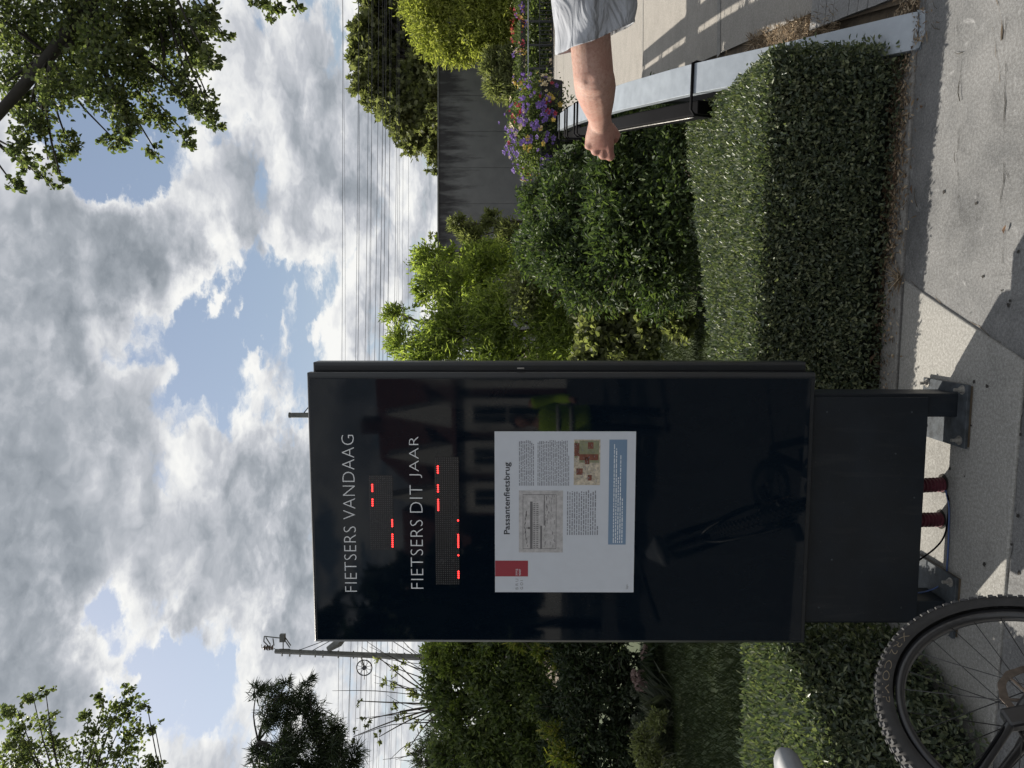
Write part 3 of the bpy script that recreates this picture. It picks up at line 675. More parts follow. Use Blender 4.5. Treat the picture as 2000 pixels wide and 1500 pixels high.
# far railing across the end of the path
fr = empty('railing', (15,33,0), 0, 'distant grey-topped black railing across the end of the path', 'railing')
FO = Vector((15,33,0))
fx0, fx1 = 12.6, 24.0
MB().bb(fx0-15, fx1-15, -.06, .06, 1.09, 1.15).build('handrail', 'galvanised', fr, bev=.01)
for i in range(12):
    x = fx0-15+.1+i*1.03
    MB().bb(x-.035, x+.035, -.04, .04, 0, 1.09).build('post', 'black_metal', fr)
for i in range(66):
    x = fx0-15+.22+i*.172
    MB().bb(x-.012, x+.012, -.012, .012, .06, .62).build('baluster', 'black_metal', fr)
for z in (.06,.62): MB().bb(fx0-15, fx1-15, -.02, .02, z-.02, z+.02).build('cross_bar', 'black_metal', fr)
mixes = [{'purple':5,'yellow':5,'red':3,'cream':4,'orange':2},{'purple':4,'yellow':4,'red':5,'orange':4,'cream':3},{'purple':5,'yellow':8,'cream':4,'red':1},{'purple':6,'red':3,'cream':3,'yellow':2}]
names = ['small distant planter of yellow and lilac flowers, nearest the large planter','small distant planter of reddish orange flowers on the far railing','small distant planter of pinkish lilac flowers on the far railing','small distant planter of lilac flowers at the outer end of the far railing']
for i, (x, mx) in enumerate(zip((13.75,15.15,16.55,17.95), (mixes[2],mixes[1],mixes[0],mixes[3]))):
    planter((x,32.85,1.36), 0, names[i], 1.30, False, mx, 130)

# ================================================================ THE BICYCLE
A_, LE = 1.0894, .3034
bf = Vector((-math.cos(A_), -math.sin(A_), 0)); bu = Vector((-math.sin(A_)*math.sin(LE), math.cos(A_)*math.sin(LE), math.cos(LE))); bl = bu.cross(bf)
HUB = Vector((-.7886, 1.8406, .3402)); RW = .3605
bike = empty('mountain_bicycle', label='black mountain bicycle with knobbly tyres leaning away in front of the left hedge', cat='bicycle')
bike.matrix_world = Matrix(((bf.x,bl.x,bu.x,HUB.x),(bf.y,bl.y,bu.y,HUB.y),(bf.z,bl.z,bu.z,HUB.z),(0,0,0,1)))
def wheel(cx):
    wo = empty('wheel'); wo.parent = bike; wo.location = (cx,0,0)
    # carcass: section of the tyre turned about the axle
    ro, rin, hw = RW-.004, RW-.056, .027; mid = (ro+rin)/2; sec = []
    for k in range(17):
        a = -.72*math.pi+k/16*1.44*math.pi; sec.append((mid+math.cos(a)*(ro-mid), math.sin(a)*hw))
    MB().lathe(sec, 96, axis='y', cap=False).build('tyre', 'rubber', wo, True)
    kn = MB()
    for k in range(92):
        for row, (y, dr, sz) in enumerate(((-.021,-.007,(.010,.008,.007)),(-.0085,-.001,(.009,.008,.007)),(.0085,-.001,(.009,.008,.007)),(.021,-.007,(.010,.008,.007)))):
            a = 2*math.pi*(k+(.5 if row in (0,2) else 0))/92; r = ro+dr+.001
            Mx = Matrix.Rotation(-a, 3, 'Y') @ Matrix.Rotation(R(28)*(1 if y > 0 else -1)*(1 if abs(y) > .015 else 0), 3, 'Z')
            kn.box((r*math.cos(a), y, r*math.sin(a)), (sz[2], sz[1], sz[0]*1.15), Mx)
    tag(kn.build('tread_knobs', 'rubber_knob', wo), kind='stuff')
    MB().lathe([(rin+.004,-.015),(rin+.004,.015),(rin-.016,.011),(rin-.018,0),(rin-.016,-.011),(rin+.004,-.015)], 72, axis='y', cap=False).build('rim', 'bike_black', wo, True)
    MB().lathe([(.012,-.062),(.026,-.055),(.026,-.045),(.016,-.03),(.016,.03),(.026,.045),(.026,.055),(.012,.062)], 20, axis='y').build('hub', 'bike_black', wo, True)
    for k in range(28):
        a = 2*math.pi*k/28; s = 1 if k % 2 else -1; b_ = a+(.95 if (k//2) % 2 else -.95)
        MB().tube([(.026*math.cos(b_), s*.048, .026*math.sin(b_)), ((rin-.016)*math.cos(a), s*.003, (rin-.016)*math.sin(a))], .0013, 5).build('spoke', 'spoke_steel', wo)
    rt = MB(); n = 48; V_ = []
    for k in range(n):
        a = 2*math.pi*k/n; ri = .064+.0015*math.sin(a*6); rO = .0815+.0018*math.sin(a*12)
        for y in (.056,.058): V_ += [(ri*math.cos(a),y,ri*math.sin(a)),(rO*math.cos(a),y,rO*math.sin(a))]
    F_ = []
    for k in range(n):
        i, j = 4*k, 4*((k+1) % n); F_ += [(i,i+1,j+1,j),(i+2,j+2,j+3,i+3),(i+1,i+3,j+3,j+1),(i,j,j+2,i+2)]
    rt.add(V_, F_)
    for k in range(6):
        a = 2*math.pi*k/6; b_ = a+.55
        rt.tube([(.024*math.cos(a),.057,.024*math.sin(a)),(.066*math.cos(b_),.057,.066*math.sin(b_))], .0035, 5)
    rt.build('brake_disc', 'rotor_rust', wo)
    return wo
rw = wheel(0)
# tyre lettering bent round the sidewall
me = text_mesh('XR2 COMP', 1, -.012, 1.12); co = np.empty(len(me.vertices)*3); me.vertices.foreach_get('co', co); co = co.reshape(-1,3)
mn, mx = co.min(0), co.max(0); tx = (co[:,0]-mn[0])/(mx[0]-mn[0]); ty = (co[:,1]-mn[1])/(mx[1]-mn[1])
ang = R(146)+(R(104)-R(146))*tx; rad = (RW-.022)-ty*.0165
sy = .0275+0*rad-.35*np.abs(rad-(RW-.030))
q = np.c_[rad*np.cos(ang), sy+.0012, rad*np.sin(ang)]; me.vertices.foreach_set('co', q.ravel()); me.update()
finish(bpy.data.objects.new('tyre_lettering', me), 'tyre_lettering', 'tyre_print', rw)
wheel(1.15)
def bt(name, pts, r, m='bike_black', n=12, sm=True): return MB().tube(pts, r, n).build(name, m, bike, sm)
BB_, ST, HT, HB = Vector((.44,0,-.035)), Vector((.285,0,.38)), Vector((.885,0,.50)), Vector((.925,0,.395))
bt('seat_tube', [BB_, ST], .017); bt('top_tube', [ST+Vector((.02,0,-.03)), HT], [.017,.020]); bt('down_tube', [BB_, HB], [.024,.026]); bt('head_tube', [HT+Vector((-.01,0,.03)), HB+Vector((.01,0,-.03))], .024)
for s in (-1,1):
    bt('seat_stay', smoothpath([(0,s*.068,.004),(.07,s*.066,.105),(.20,s*.045,.27),(ST.x-.01,s*.016,ST.z-.04)],4), [(.012,.016)]*3+[.011]*10)
    bt('chain_stay', [(0,s*.068,0),(.22,s*.052,-.02),(BB_.x,s*.025,BB_.z)], [.014,.013,.017])
    bt('fork_leg', [(1.15,s*.06,0),(1.03,s*.062,.26),(.955,s*.055,.37)], [.017,.019,.022])
    bt('grip', [(.845,s*.27,.60),(.83,s*.37,.605)], .016)
    bt('crank_arm', [(BB_.x,s*.065,BB_.z),(BB_.x+s*.13,s*.075,BB_.z-.11)], [.014,.011])
    MB().box((BB_.x+s*.13,s*.125,BB_.z-.11),(.09,.09,.022)).build('pedal','bike_black',bike,bev=.005)
bt('fork_crown', [(.955,-.062,.375),(.955,.062,.375)], .022); bt('stem', [HT+Vector((-.01,0,.04)),(.86,0,.585)], .018)
bt('handlebar', smoothpath([(.83,-.37,.605),(.85,-.2,.60),(.865,0,.59),(.85,.2,.60),(.83,.37,.605)]), .0155); bt('seat_post', [ST,(.225,0,.575)], .0145)
MB().lathe([(.09,-.068),(.09,-.063)], 36, (BB_.x,0,BB_.z), 'y').build('chain_ring','spoke_steel',bike)
MB().lathe([(.05,-.055),(.03,-.03)], 24, (0,0,0), 'y').build('cassette','spoke_steel',bike)
bt('chain', [(0,-.05,.05),(BB_.x,-.065,BB_.z+.09)], .004, 'spoke_steel', 6)
cal = MB().box((.055,.066,.075),(.05,.03,.065)); cal.build('brake_calliper','bike_black',bike,bev=.008)
bt('brake_hose', smoothpath([(.06,.07,.10),(.11,.075,.16),(.20,.055,.29),(.30,.03,.41)]), .0028, 'cable_black', 6)
# saddle: lofted, wide tail, narrow nose
V_, F_ = [], []; ns_ = 15
for i in range(ns_):
    t_ = i/(ns_-1); x = .000+.275*t_; hw = .072*(1-t_)**.75*(1 if t_ > .06 else .62)+.019*t_**.3; zt = .635+.012*(abs(t_-.45)*2)**2; 
    for k in range(12):
        a = 2*math.pi*k/12; V_.append((x, hw*math.cos(a), zt-.028+ (.028*math.sin(a) if math.sin(a) > 0 else .040*math.sin(a))*(1 if .05 < t_ < .95 else .6)))
for i in range(ns_-1):
    for k in range(12): F_.append((i*12+k, i*12+(k+1)%12, i*12+12+(k+1)%12, i*12+12+k))
F_ += [tuple(range(11,-1,-1)), tuple((ns_-1)*12+k for k in range(12))]
MB().add(V_, F_).build('saddle', 'saddle_grey', bike, True)
for s in (-1,1): bt('saddle_rail', [(.09,s*.022,.585),(.26,s*.018,.587)], .0035, 'spoke_steel', 6)

# ================================================================ HEDGES AND SHRUBS
def hedge(name, poly, h, n, label, m, L=(.014,.030), Wd=(.006,.0125)):
    c = Vector((sum(p[0] for p in poly)/len(poly), sum(p[1] for p in poly)/len(poly), 0))
    t_ = empty(name, c, 0, label, 'hedge')
    shr = [(c.x+(x-c.x)*.94-c.x if False else (x-c.x)*.93, (y-c.y)*.88) for x, y in poly]
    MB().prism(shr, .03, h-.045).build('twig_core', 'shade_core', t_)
    poly = np.array(poly); nxt = np.roll(poly, -1, 0); ed = nxt-poly; el = np.linalg.norm(ed, axis=1)
    area_t = .5*abs(np.sum(poly[:,0]*nxt[:,1]-nxt[:,0]*poly[:,1])); per = el.sum()
    nt_ = int(n*area_t/(area_t+per*h)); nsd = n-nt_
    # top by rejection
    mn, mx = poly.min(0), poly.max(0); pts = []
    def inside(p):
        r = np.zeros(len(p), bool)
        for a, b_ in zip(poly, nxt):
            cond = ((a[1] > p[:,1]) != (b_[1] > p[:,1])) & (p[:,0] < (b_[0]-a[0])*(p[:,1]-a[1])/(b_[1]-a[1]+1e-12)+a[0]); r ^= cond
        return r
    cand = RNG.uniform(mn, mx, (nt_*4,2)); cand = cand[inside(cand)][:nt_]
    ptop = np.c_[cand, np.full(len(cand), h)]; ntop = np.tile([0,0,1.], (len(cand),1))
    ei = RNG.choice(len(poly), nsd, p=el/per); f = RNG.random(nsd); ps = poly[ei]+ed[ei]*f[:,None]
    zz = RNG.random(nsd)**.9*h; nn = np.c_[ed[ei][:,1], -ed[ei][:,0], np.zeros(nsd)]; nn = unit(nn)
    cc = ps-np.array([c.x,c.y]); nn[(nn[:,:2]*cc).sum(1) < 0] *= -1
    p = np.r_[ptop, np.c_[ps, zz]]; nr = np.r_[ntop, nn]
    lump = np.array([mnoise.noise(Vector(a)*3.3)*.022+mnoise.noise(Vector(a)*11)*.016 for a in p])
    p = p+nr*(lump+RNG.normal(-.012,.018,len(p)))[:,None]
    # clipped shoulder: sides lean in near the top, the top falls off towards its edge
    side = np.abs(nr[:,2]) < .5; s_ = np.clip((p[:,2]-(h-.11))/.11, 0, 1); p[side] -= nr[side]*(s_[side]**2*.035)[:,None]
    dmin = np.full(len(p), 9.)
    for a, b_ in zip(poly, nxt):
        ab = b_-a; t1 = np.clip(((p[:,:2]-a)*ab).sum(1)/(ab@ab), 0, 1); dmin = np.minimum(dmin, np.linalg.norm(p[:,:2]-(a+t1[:,None]*ab), axis=1))
    p[~side,2] -= .03*np.clip(1-dmin[~side]/.08, 0, 1)**2
    # round the shoulder and thin the foot
    foot = p[:,2] < .10; keep = ~(foot & (RNG.random(len(p)) < .55)); p, nr = p[keep], nr[keep]
    n_ = len(p); axs = nr*.55+rdir(n_)*.75+np.array([0,0,.45]); no = nr*.9+rdir(n_)*.75+np.array([0,0,.35])
    leaves('foliage', p-np.array([c.x,c.y,0]), axs, no, RNG.uniform(*L,n_), RNG.uniform(*Wd,n_), m, t_)
    # odd shoots standing proud of the clipped face
    k = n_//70; id_ = RNG.choice(n_, k)
    b_ = MB()
    for i in id_[:120]: b_.tube([p[i]-np.array([c.x,c.y,0])-nr[i]*.02, p[i]-np.array([c.x,c.y,0])+nr[i]*.03+np.array([0,0,.02])], .0012, 4)
    tag(b_.build('shoots', 'twig', t_), kind='stuff'); return t_
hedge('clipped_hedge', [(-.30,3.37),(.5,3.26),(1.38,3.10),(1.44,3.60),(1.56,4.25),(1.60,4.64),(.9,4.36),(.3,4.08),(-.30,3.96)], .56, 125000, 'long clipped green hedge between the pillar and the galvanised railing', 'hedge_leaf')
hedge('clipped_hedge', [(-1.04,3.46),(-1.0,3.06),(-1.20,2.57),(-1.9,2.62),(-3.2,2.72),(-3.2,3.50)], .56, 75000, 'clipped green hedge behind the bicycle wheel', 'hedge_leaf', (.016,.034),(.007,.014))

def tree_like(name, label, cat, base, clumps, nleaf, L, Wd, m, shape='oval', trunk=None, bark='bark', group=None, up=.3, twigs=True, spread=1.0, limb_r=.03, droopv=0, shell=.45, trunk_r=None, jit=.075):
    """clumps: (centre, (rx,ry,rz), share).  Leaves sit along short twigs that grow out of each clump's heart."""
    base = Vector(base); t_ = empty(name, base, 0, label, cat, group); tot = sum(c[2] for c in clumps); P_, A__, N__ = [], [], []
    tw_ = MB(); lb = MB()
    for ci, (c, r, share) in enumerate(clumps):
        c = np.array(c, float)-np.array(base); r = np.array(r if hasattr(r, '__len__') else (r,r,r), float); n = max(8, int(nleaf*share/tot)); nt_ = max(3, n//14)
        td = rdir(nt_); td[:,2] += up; td = unit(td); le = shell+(1-shell)*RNG.random(nt_)**.6*spread
        which = RNG.integers(0, nt_, n); f = RNG.random(n)**.6
        st0 = td*r*.25
        p = c+st0[which]*(1-f)[:,None]+(td*r*le[:,None])[which]*f[:,None]+RNG.normal(size=(n,3))*(r*jit)
        P_.append(p); A__.append(td[which]*.7+rdir(n)*.8+np.array([0,0,droopv])); N__.append(rdir(n)+np.array([0,0,.7]))
        if twigs:
            for i in range(min(nt_, 26)): tw_.tube([c+st0[i], c+td[i]*r*le[i]*.6+np.array([0,0,-.01]), c+td[i]*r*le[i]], [.006,.0045,.002] if max(r) < 1 else [.015,.01,.004], 4)
        if trunk is not None:
            a = Vector(trunk[min(range(len(trunk)), key=lambda k: (Vector(trunk[k])-Vector(c)-base).length+.6*max(0, trunk[k][2]-c[2]-base.z))])-base
            mid = a.lerp(Vector(c), .5)+Vector((0,0,.06*(Vector(c)-a).length)); lb.tube(smoothpath([a, mid, Vector(c)],3), [limb_r]+[limb_r*(1-.1*k) for k in range(1,7)], 6)
    p = np.concatenate(P_); n = len(p)
    leaves('crown' if cat == 'tree' else 'foliage', p, np.concatenate(A__), np.concatenate(N__), RNG.uniform(L[0],L[1],n), RNG.uniform(Wd[0],Wd[1],n), m, t_, shape)
    if twigs and tw_.v: tag(tw_.build('twigs', 'twig', t_, True), kind='stuff')
    if trunk is not None:
        tk = [Vector(q_)-base for q_ in trunk]; r0 = trunk_r or limb_r*2.4
        MB().tube(smoothpath(tk,4) if len(tk) > 2 else tk, [r0*(1-.6*k/max(1,(4*(len(tk)-1) if len(tk) > 2 else 1))) for k in range((4*(len(tk)-1)+1) if len(tk) > 2 else 2)], 9).build('trunk', bark, t_, True)
        if lb.v: tag(lb.build('limbs', bark, t_, True), kind='stuff')
    return t_
def cl(u, v, d, r, share=None, ry=None):
    p = P(u, v, d); k = d/F; rx, rz = (r if hasattr(r,'__len__') else (r,r)); return ((p.x,p.y,p.z), (rx*k, (ry or rx)*k, rz*k), share or rx*rz)

# dark glossy laurel behind the long hedge
lc = [cl(1100,1120,6.3,(90,75)), cl(1010,1110,6.2,(95,95)), cl(960,1160,6.0,(90,90)), cl(1160,1210,5.8,(120,75)), cl(1050,1230,5.7,(140,110)), cl(1240,1240,5.9,(80,70)), cl(970,1300,5.8,(110,80)), cl(1120,1310,5.5,(150,75)), cl(1220,1310,5.6,(110,70)), cl(1010,1040,6.8,(60,45)), cl(1100,1055,7.0,(75,50)), cl(1150,1110,7.2,(60,60)), cl(1285,1290,6.5,(70,60)), cl(1270,1210,7.3,(60,55)), cl(1225,1165,7.2,(50,45)), cl(1310,1330,6.0,(50,50)), cl(1190,1150,7.0,(50,40))]
tree_like('laurel_bush', 'dense dark laurel bush with glossy leaves rising behind the long hedge', 'shrub', (1.4,6.0,0), lc, 42000, (.035,.065), (.014,.024), 'laurel_leaf', trunk=[(1.4,6.1,0),(1.35,6.1,.5),(1.3,6.1,.9)], limb_r=.02, up=.4)
# mixed light shrubs beside the pillar
tree_like('buddleia_bush', 'tall pale green willowy bush with feathery top shoots beside the pillar', 'shrub', (.55,8.6,0),
  [cl(800,860,8.6,(70,90)), cl(850,900,8.4,(80,90)), cl(880,1000,8.3,(90,100)), cl(790,1000,8.2,(80,100)), cl(830,790,8.8,(45,40)), cl(885,785,8.9,(28,40)), cl(830,1120,8.0,(90,90)), cl(900,1100,8.0,(80,80)), cl(930,900,8.6,(60,60)), cl(960,860,8.7,(45,40))],
  26000, (.05,.10), (.010,.020), 'bright_leaf', trunk=[(.6,8.6,0),(.6,8.6,1.2),(.55,8.6,2.2)], limb_r=.022, up=.7, droopv=-.1)
tree_like('willow_shrub', 'yellow-green shrub crown in front of the grey wall', 'shrub', (1.45,9.2,0),
  [cl(985,850,9.4,(50,55)), cl(960,960,9.0,(70,80)), cl(995,960,9.2,(45,70)), cl(1005,890,9.6,(22,30)), cl(960,1060,8.8,(80,70)), cl(930,830,9.4,(35,30))],
  13000, (.04,.07), (.015,.027), 'bright_leaf', trunk=[(1.45,9.2,0),(1.45,9.2,1.2),(1.5,9.2,2.0)], limb_r=.02, up=.5)
tree_like('olive_shrub', 'grey-green fine-leaved shrub poking up before the wall', 'shrub', (2.1,9.8,0),
  [cl(1040,940,10,(30,45)), cl(1062,905,10,(20,30)), cl(1035,1005,9.8,(45,40)), cl(1070,965,9.9,(24,24))],
  4500, (.05,.10), (.014,.022), 'olive_leaf', trunk=[(2.1,9.8,0),(2.1,9.8,1.3)], limb_r=.015, up=.8)
tree_like('round_leaf_bush', 'yellowing broad-leaved bush low beside the pillar over the lawn', 'shrub', (.55,6.9,0),
  [cl(850,1180,7.0,(70,60)), cl(810,1240,6.9,(50,60)), cl(880,1270,6.7,(60,50)), cl(790,1150,7.1,(40,50)), cl(900,1200,6.8,(50,50)), cl(860,1330,6.4,(35,35))],
  7000, (.045,.08), (.035,.06), 'olive_leaf', trunk=[(.55,6.9,0),(.55,6.9,.5)], limb_r=.012, up=.2)
tree_like('bare_lilac', 'thin bush with bare dark stems among the pale shrubs', 'shrub', (.95,7.6,0),
  [cl(930,1050,7.8,(60,70)), cl(960,1120,7.6,(50,60)), cl(900,1150,7.5,(40,50))], 3600, (.03,.06), (.015,.025), 'olive_leaf', trunk=[(.95,7.6,0),(.97,7.6,.6),(.98,7.7,1.1)], limb_r=.018, up=.9)
tree_like('bamboo_clump', 'light green bamboo-like plant behind the large flower planter', 'shrub', (14.2,36,0),
  [cl(1330,990,36,(35,45)), cl(1365,975,36.5,(25,40)), cl(1315,1020,35.5,(30,35)), cl(1390,985,36.5,(22,45)), cl(1375,1010,36,(40,35))], 6500, (.20,.40), (.05,.08), 'olive_leaf', trunk=[(14.2,36,0),(14.2,36,2)], limb_r=.03, up=.9)
# far things on the right
tree_like('golden_conifer', 'fluffy yellow-green tree beside the grey wall', 'tree', (19.4,38,0),
  [cl(1440,860,38,(62,65)), cl(1500,830,38,(70,60)), cl(1430,940,37.5,(55,60)), cl(1490,940,37.5,(70,70)), cl(1545,900,38,(70,80)), cl(1400,900,38,(35,45)), cl(1420,990,37.5,(50,35)), cl(1480,990,37,(70,35)), cl(1590,980,38,(70,80))],
  36000, (.15,.30), (.05,.09), 'fluffy_leaf', trunk=[(19.5,38,0),(19.5,38,2.2),(19.6,38,5.0)], limb_r=.07, up=.2, shell=.6, twigs=False)
dc = [cl(u, v, 58+random.uniform(-2,2), (r,r*.9)) for u, v, r in ((1230,815,42),(1270,790,50),(1310,765,55),(1360,745,58),(1410,745,58),(1450,770,55),(1250,850,45),(1300,840,55),(1360,830,60),(1420,830,60),(1470,840,60),(1340,715,40),(1395,708,36),(1440,715,40),(1490,790,45),(1310,735,35),(1210,850,25),(1500,740,45),(1540,790,60))]
tree_like('plane_tree', 'dark round tree towering behind the grey wall', 'tree', (24.6,58,0), dc, 30000, (.32,.52), (.26,.42), 'olive_leaf', 'maple', trunk=[(24.6,58,0),(24.6,58,5),(25,58,9)], limb_r=.17, bark='bark_dark', up=.2, shell=.3)
MB_ = None
wall = empty('noise_wall', (16,42,0), 0, 'long dark grey concrete wall with black run-off streaks', 'wall')
for i in range(14):
    x = -14+i*2.0
    MB().bb(x, x+1.985, 0, .25, 0, 5.93).build('wall_panel', 'streaked_wall', wall, bev=.008)
MB().bb(-14.05, 14.0, -.04, .29, 5.935, 6.02).build('coping', 'mast_steel', wall)
for u, h, s_ in ((1275,852,9),(1290,846,10),(1165,842,8),(1180,846,7),(1340,850,14),(1365,842,16),(1040,848,8)):
    b0 = P(u, 870, 44); tree_like('cypress', 'slim conifer tip showing above the wall coping', 'tree', (b0.x,44,0), [cl(u,h+18,44,(s_,16)), cl(u,h,44,(s_*.5,12)), cl(u,h+60,44,(s_*1.6,40))], 700, (.16,.30), (.05,.09), 'olive_leaf', trunk=[(b0.x,44,0),(b0.x,44,6)], limb_r=.03, up=1.2, group='conifer tips above the wall', twigs=False)

# ---- left garden
tree_like('broadleaf_bush', 'sunlit mixed bush with yellow-green tips left behind the pillar', 'shrub', (-4.1,10.2,0),
  [cl(u, v, d, r) for u, v, d, r in ((210,880,10.3,60),(150,880,10.2,60),(90,900,10,60),(200,960,10,70),(120,980,9.8,70),(40,960,9.8,70),(250,930,10.2,60),(210,1040,9.8,60),(130,1060,9.6,60),(40,1050,9.6,70),(-30,980,9.8,80),(270,1000,10,60),(20,880,10,50),(300,930,10.3,60))],
  24000, (.05,.10), (.022,.04), 'mid_leaf', trunk=[(-4.2,10.2,0),(-4.2,10.2,1),(-4.3,10.2,1.8)], limb_r=.03, up=.4)
tree_like('golden_shrub', 'bright yellow-green shrub sprays among the shaded left bushes', 'shrub', (-3.7,9.1,0),
  [cl(230,1070,9.2,(28,30)), cl(215,1095,9.1,(25,25)), cl(75,1110,8.9,(22,60)), cl(25,1130,8.8,(45,60)), cl(250,1020,9.3,(30,30))], 3000, (.05,.10), (.012,.024), 'yellow_leaf', trunk=[(-3.7,9.1,0),(-3.7,9.1,.8)], limb_r=.015, up=.8)
tree_like('lit_leaf_sprays', 'leaf sprays coloured a sunlit yellow-green on top of the left bush below the mast', 'shrub', (-3.6,9.9,0), [cl(u, v, 9.9, r) for u, v, r in ((225,850,30),(190,880,26),(245,890,30),(205,930,30),(240,960,34),(160,930,24),(120,900,22),(250,1010,30),(60,940,26),(180,1000,26),(20,930,24))], 6500, (.035,.07), (.016,.03), 'bright_leaf', up=.5)  # brighter leaf colour paints the sunlit patches onto the left bush
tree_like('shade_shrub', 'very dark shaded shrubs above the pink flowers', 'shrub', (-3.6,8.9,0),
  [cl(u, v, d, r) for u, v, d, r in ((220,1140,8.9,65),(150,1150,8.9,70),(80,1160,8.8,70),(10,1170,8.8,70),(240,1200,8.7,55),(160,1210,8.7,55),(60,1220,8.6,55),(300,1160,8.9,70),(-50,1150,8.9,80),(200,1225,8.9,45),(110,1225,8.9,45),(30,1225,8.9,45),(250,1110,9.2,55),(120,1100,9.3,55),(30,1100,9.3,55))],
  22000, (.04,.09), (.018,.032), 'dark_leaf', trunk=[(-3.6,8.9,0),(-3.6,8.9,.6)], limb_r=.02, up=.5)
hyd = empty('sedum_border', (-3.0,8.3,0), 0, 'row of pale pink flower heads at the edge of the left lawn', 'flowers')
for k in range(26):
    u = random.uniform(60,330); x = (u-750)/F*8.3; hx = Vector((x+3.0, random.uniform(-.12,.18), random.uniform(.12,.34)))
    nn = 60; d = rdir(nn); leaves('flower_head', np.array(hx)+d*np.array([.045,.045,.032]), d, d+rdir(nn)*.5, .03, .03, 'petal_pink' if u > 150 else 'silver_blade', hyd, 'maple')
    if k % 2 == 0:
        nn = 90; leaves('leaf_tuft', np.array([hx.x,hx.y,0])+RNG.normal(size=(nn,3))*np.array([.08,.06,.02])+np.array([0,0,.1]), rdir(nn)+np.array([0,0,1]), rdir(nn), RNG.uniform(.08,.18,nn), .03, 'dark_leaf', hyd)
n = 500; a = RNG.uniform(0,2*np.pi,n); c0 = P(85,1265,7.9); ax = np.c_[np.cos(a)*.7,np.sin(a)*.7,RNG.uniform(.4,1.2,n)]
o = leaves('ornamental_grass', np.tile([c0.x,c0.y,0],(n,1))+RNG.normal(size=(n,3))*np.array([.16,.08,0]), ax, np.c_[-np.sin(a),np.cos(a),np.zeros(n)]+rdir(n)*.4, RNG.uniform(.15,.42,n), .010, 'silver_blade', None, 'needle', None, droop=12)
tag(o, 'silvery tuft of ornamental grass at the edge of the left lawn', 'grass tuft')
tree_like('heather_bush', 'low brownish bush by the left lawn behind the saddle', 'shrub', P(30,1290,7.2)[:2]+(0,), [cl(40,1265,7.3,(50,35)), cl(-10,1290,7.1,(60,40)), cl(95,1290,7.2,(30,25))], 3000, (.03,.05), (.012,.02), 'olive_leaf', up=.8)
tree_like('privet_bush', 'broad green garden bush hidden behind the black pillar', 'shrub', (-1.5,9.6,0),
  [((x, 9.6+random.uniform(-.4,.4), z), (.6,.5,.5), 1) for x in (-2.9,-2.2,-1.5,-.8,-.1) for z in (.45,1.15,1.8)], 13000, (.05,.09), (.022,.036), 'mid_leaf', trunk=[(-1.5,9.6,0),(-1.5,9.6,1.2)], limb_r=.02)
# grass blades on the lawn
n = 60000; gx = RNG.uniform(-5.0,1.3,n); gy = 4.0+RNG.random(n)**1.2*5.2; a = RNG.uniform(0,2*np.pi,n)
ax = np.c_[np.cos(a)*.6,np.sin(a)*.6,RNG.uniform(.5,1.3,n)]
o = leaves('grass', np.c_[gx,gy,np.full(n,-.014)], ax, np.c_[-np.sin(a),np.cos(a),np.zeros(n)]+rdir(n)*.3, RNG.uniform(.035,.085,n), RNG.uniform(.004,.008,n), 'grass_blade', None, 'needle', 'stuff', droop=2)
tag(o, 'rough green grass covering the garden lawn', 'grass')
# drooping cedar and the twiggy tree on the left
cc = [cl(u, v, 10.8+random.uniform(-.3,.3), r) for u, v, r in ((150,500,(20,14)),(140,535,(28,22)),(110,560,(40,28)),(130,590,(32,22)),(85,610,(45,32)),(45,560,(40,35)),(20,620,(50,40)),(60,650,(40,25)),(0,540,(45,45)),(100,520,(30,20)),(-40,600,(60,60)),(25,500,(30,18)),(-50,520,(60,40)),(-60,680,(60,60)),(20,690,(30,20)),(170,600,(14,10)),(165,560,(14,10)),(40,655,(28,14)),(15,665,(26,16)))]
tree_like('deodar_cedar', 'dark wispy cedar with drooping sprays left of the steel mast', 'tree', (-5.9,10.8,0), cc, 21000, (.07,.15), (.009,.016), 'dark_leaf', 'needle', trunk=[(-5.9,10.8,0),(-5.85,10.8,2.6),(-5.6,10.8,4.2),(-5.1,10.8,5.3)], limb_r=.014, trunk_r=.07, bark='bark_dark', up=-.1, droopv=-.35, shell=.3, jit=.15)
tk = P(110, 1000, 10.8)
tt_ = tree_like('bare_tree', 'nearly leafless young tree with thin twigs before the overhead wires', 'tree', (tk.x,10.8,0), [cl(u, v, 10.8, r) for u, v, r in ((60,690,14),(95,720,16),(130,700,10),(170,760,20),(110,780,22),(60,740,14),(200,780,18),(150,820,25),(90,820,20),(215,740,10),(40,800,14))],
  650, (.03,.06), (.018,.03), 'olive_leaf', trunk=[(tk.x,10.8,0),(tk.x+.05,10.8,1.5),(tk.x+.1,10.8,2.6)], limb_r=.014, up=.4, spread=1.3)
tb = MB()
for k in range(30):
    a = Vector((random.uniform(-.6,.7), random.uniform(-.3,.3), random.uniform(1.9,2.9))); e = Vector((a.x*random.uniform(1.2,2.6)+random.uniform(-.3,.3), a.y*1.5, a.z+random.uniform(.5,1.35)))
    tb.tube(smoothpath([a, a.lerp(e,.5)+Vector((random.uniform(-.08,.08),0,.05)), e],3), [.009,.008,.007,.006,.005,.004,.0025], 4)
tag(tb.build('branches', 'bark_dark', tt_, True), kind='stuff')
cn = tree_like('spruce', 'dark spruce boughs at the foot of the cedar', 'tree', (-5.9,11.5,0), [cl(20,830,11.5,(50,30)), cl(60,850,11.4,(45,25)), cl(-20,880,11.3,(60,50)), cl(40,900,11.3,(60,40))], 4500, (.06,.13), (.010,.018), 'dark_leaf', 'needle', trunk=[(-5.9,11.5,0),(-5.9,11.5,2.9)], limb_r=.04, bark='bark_dark', up=.2)
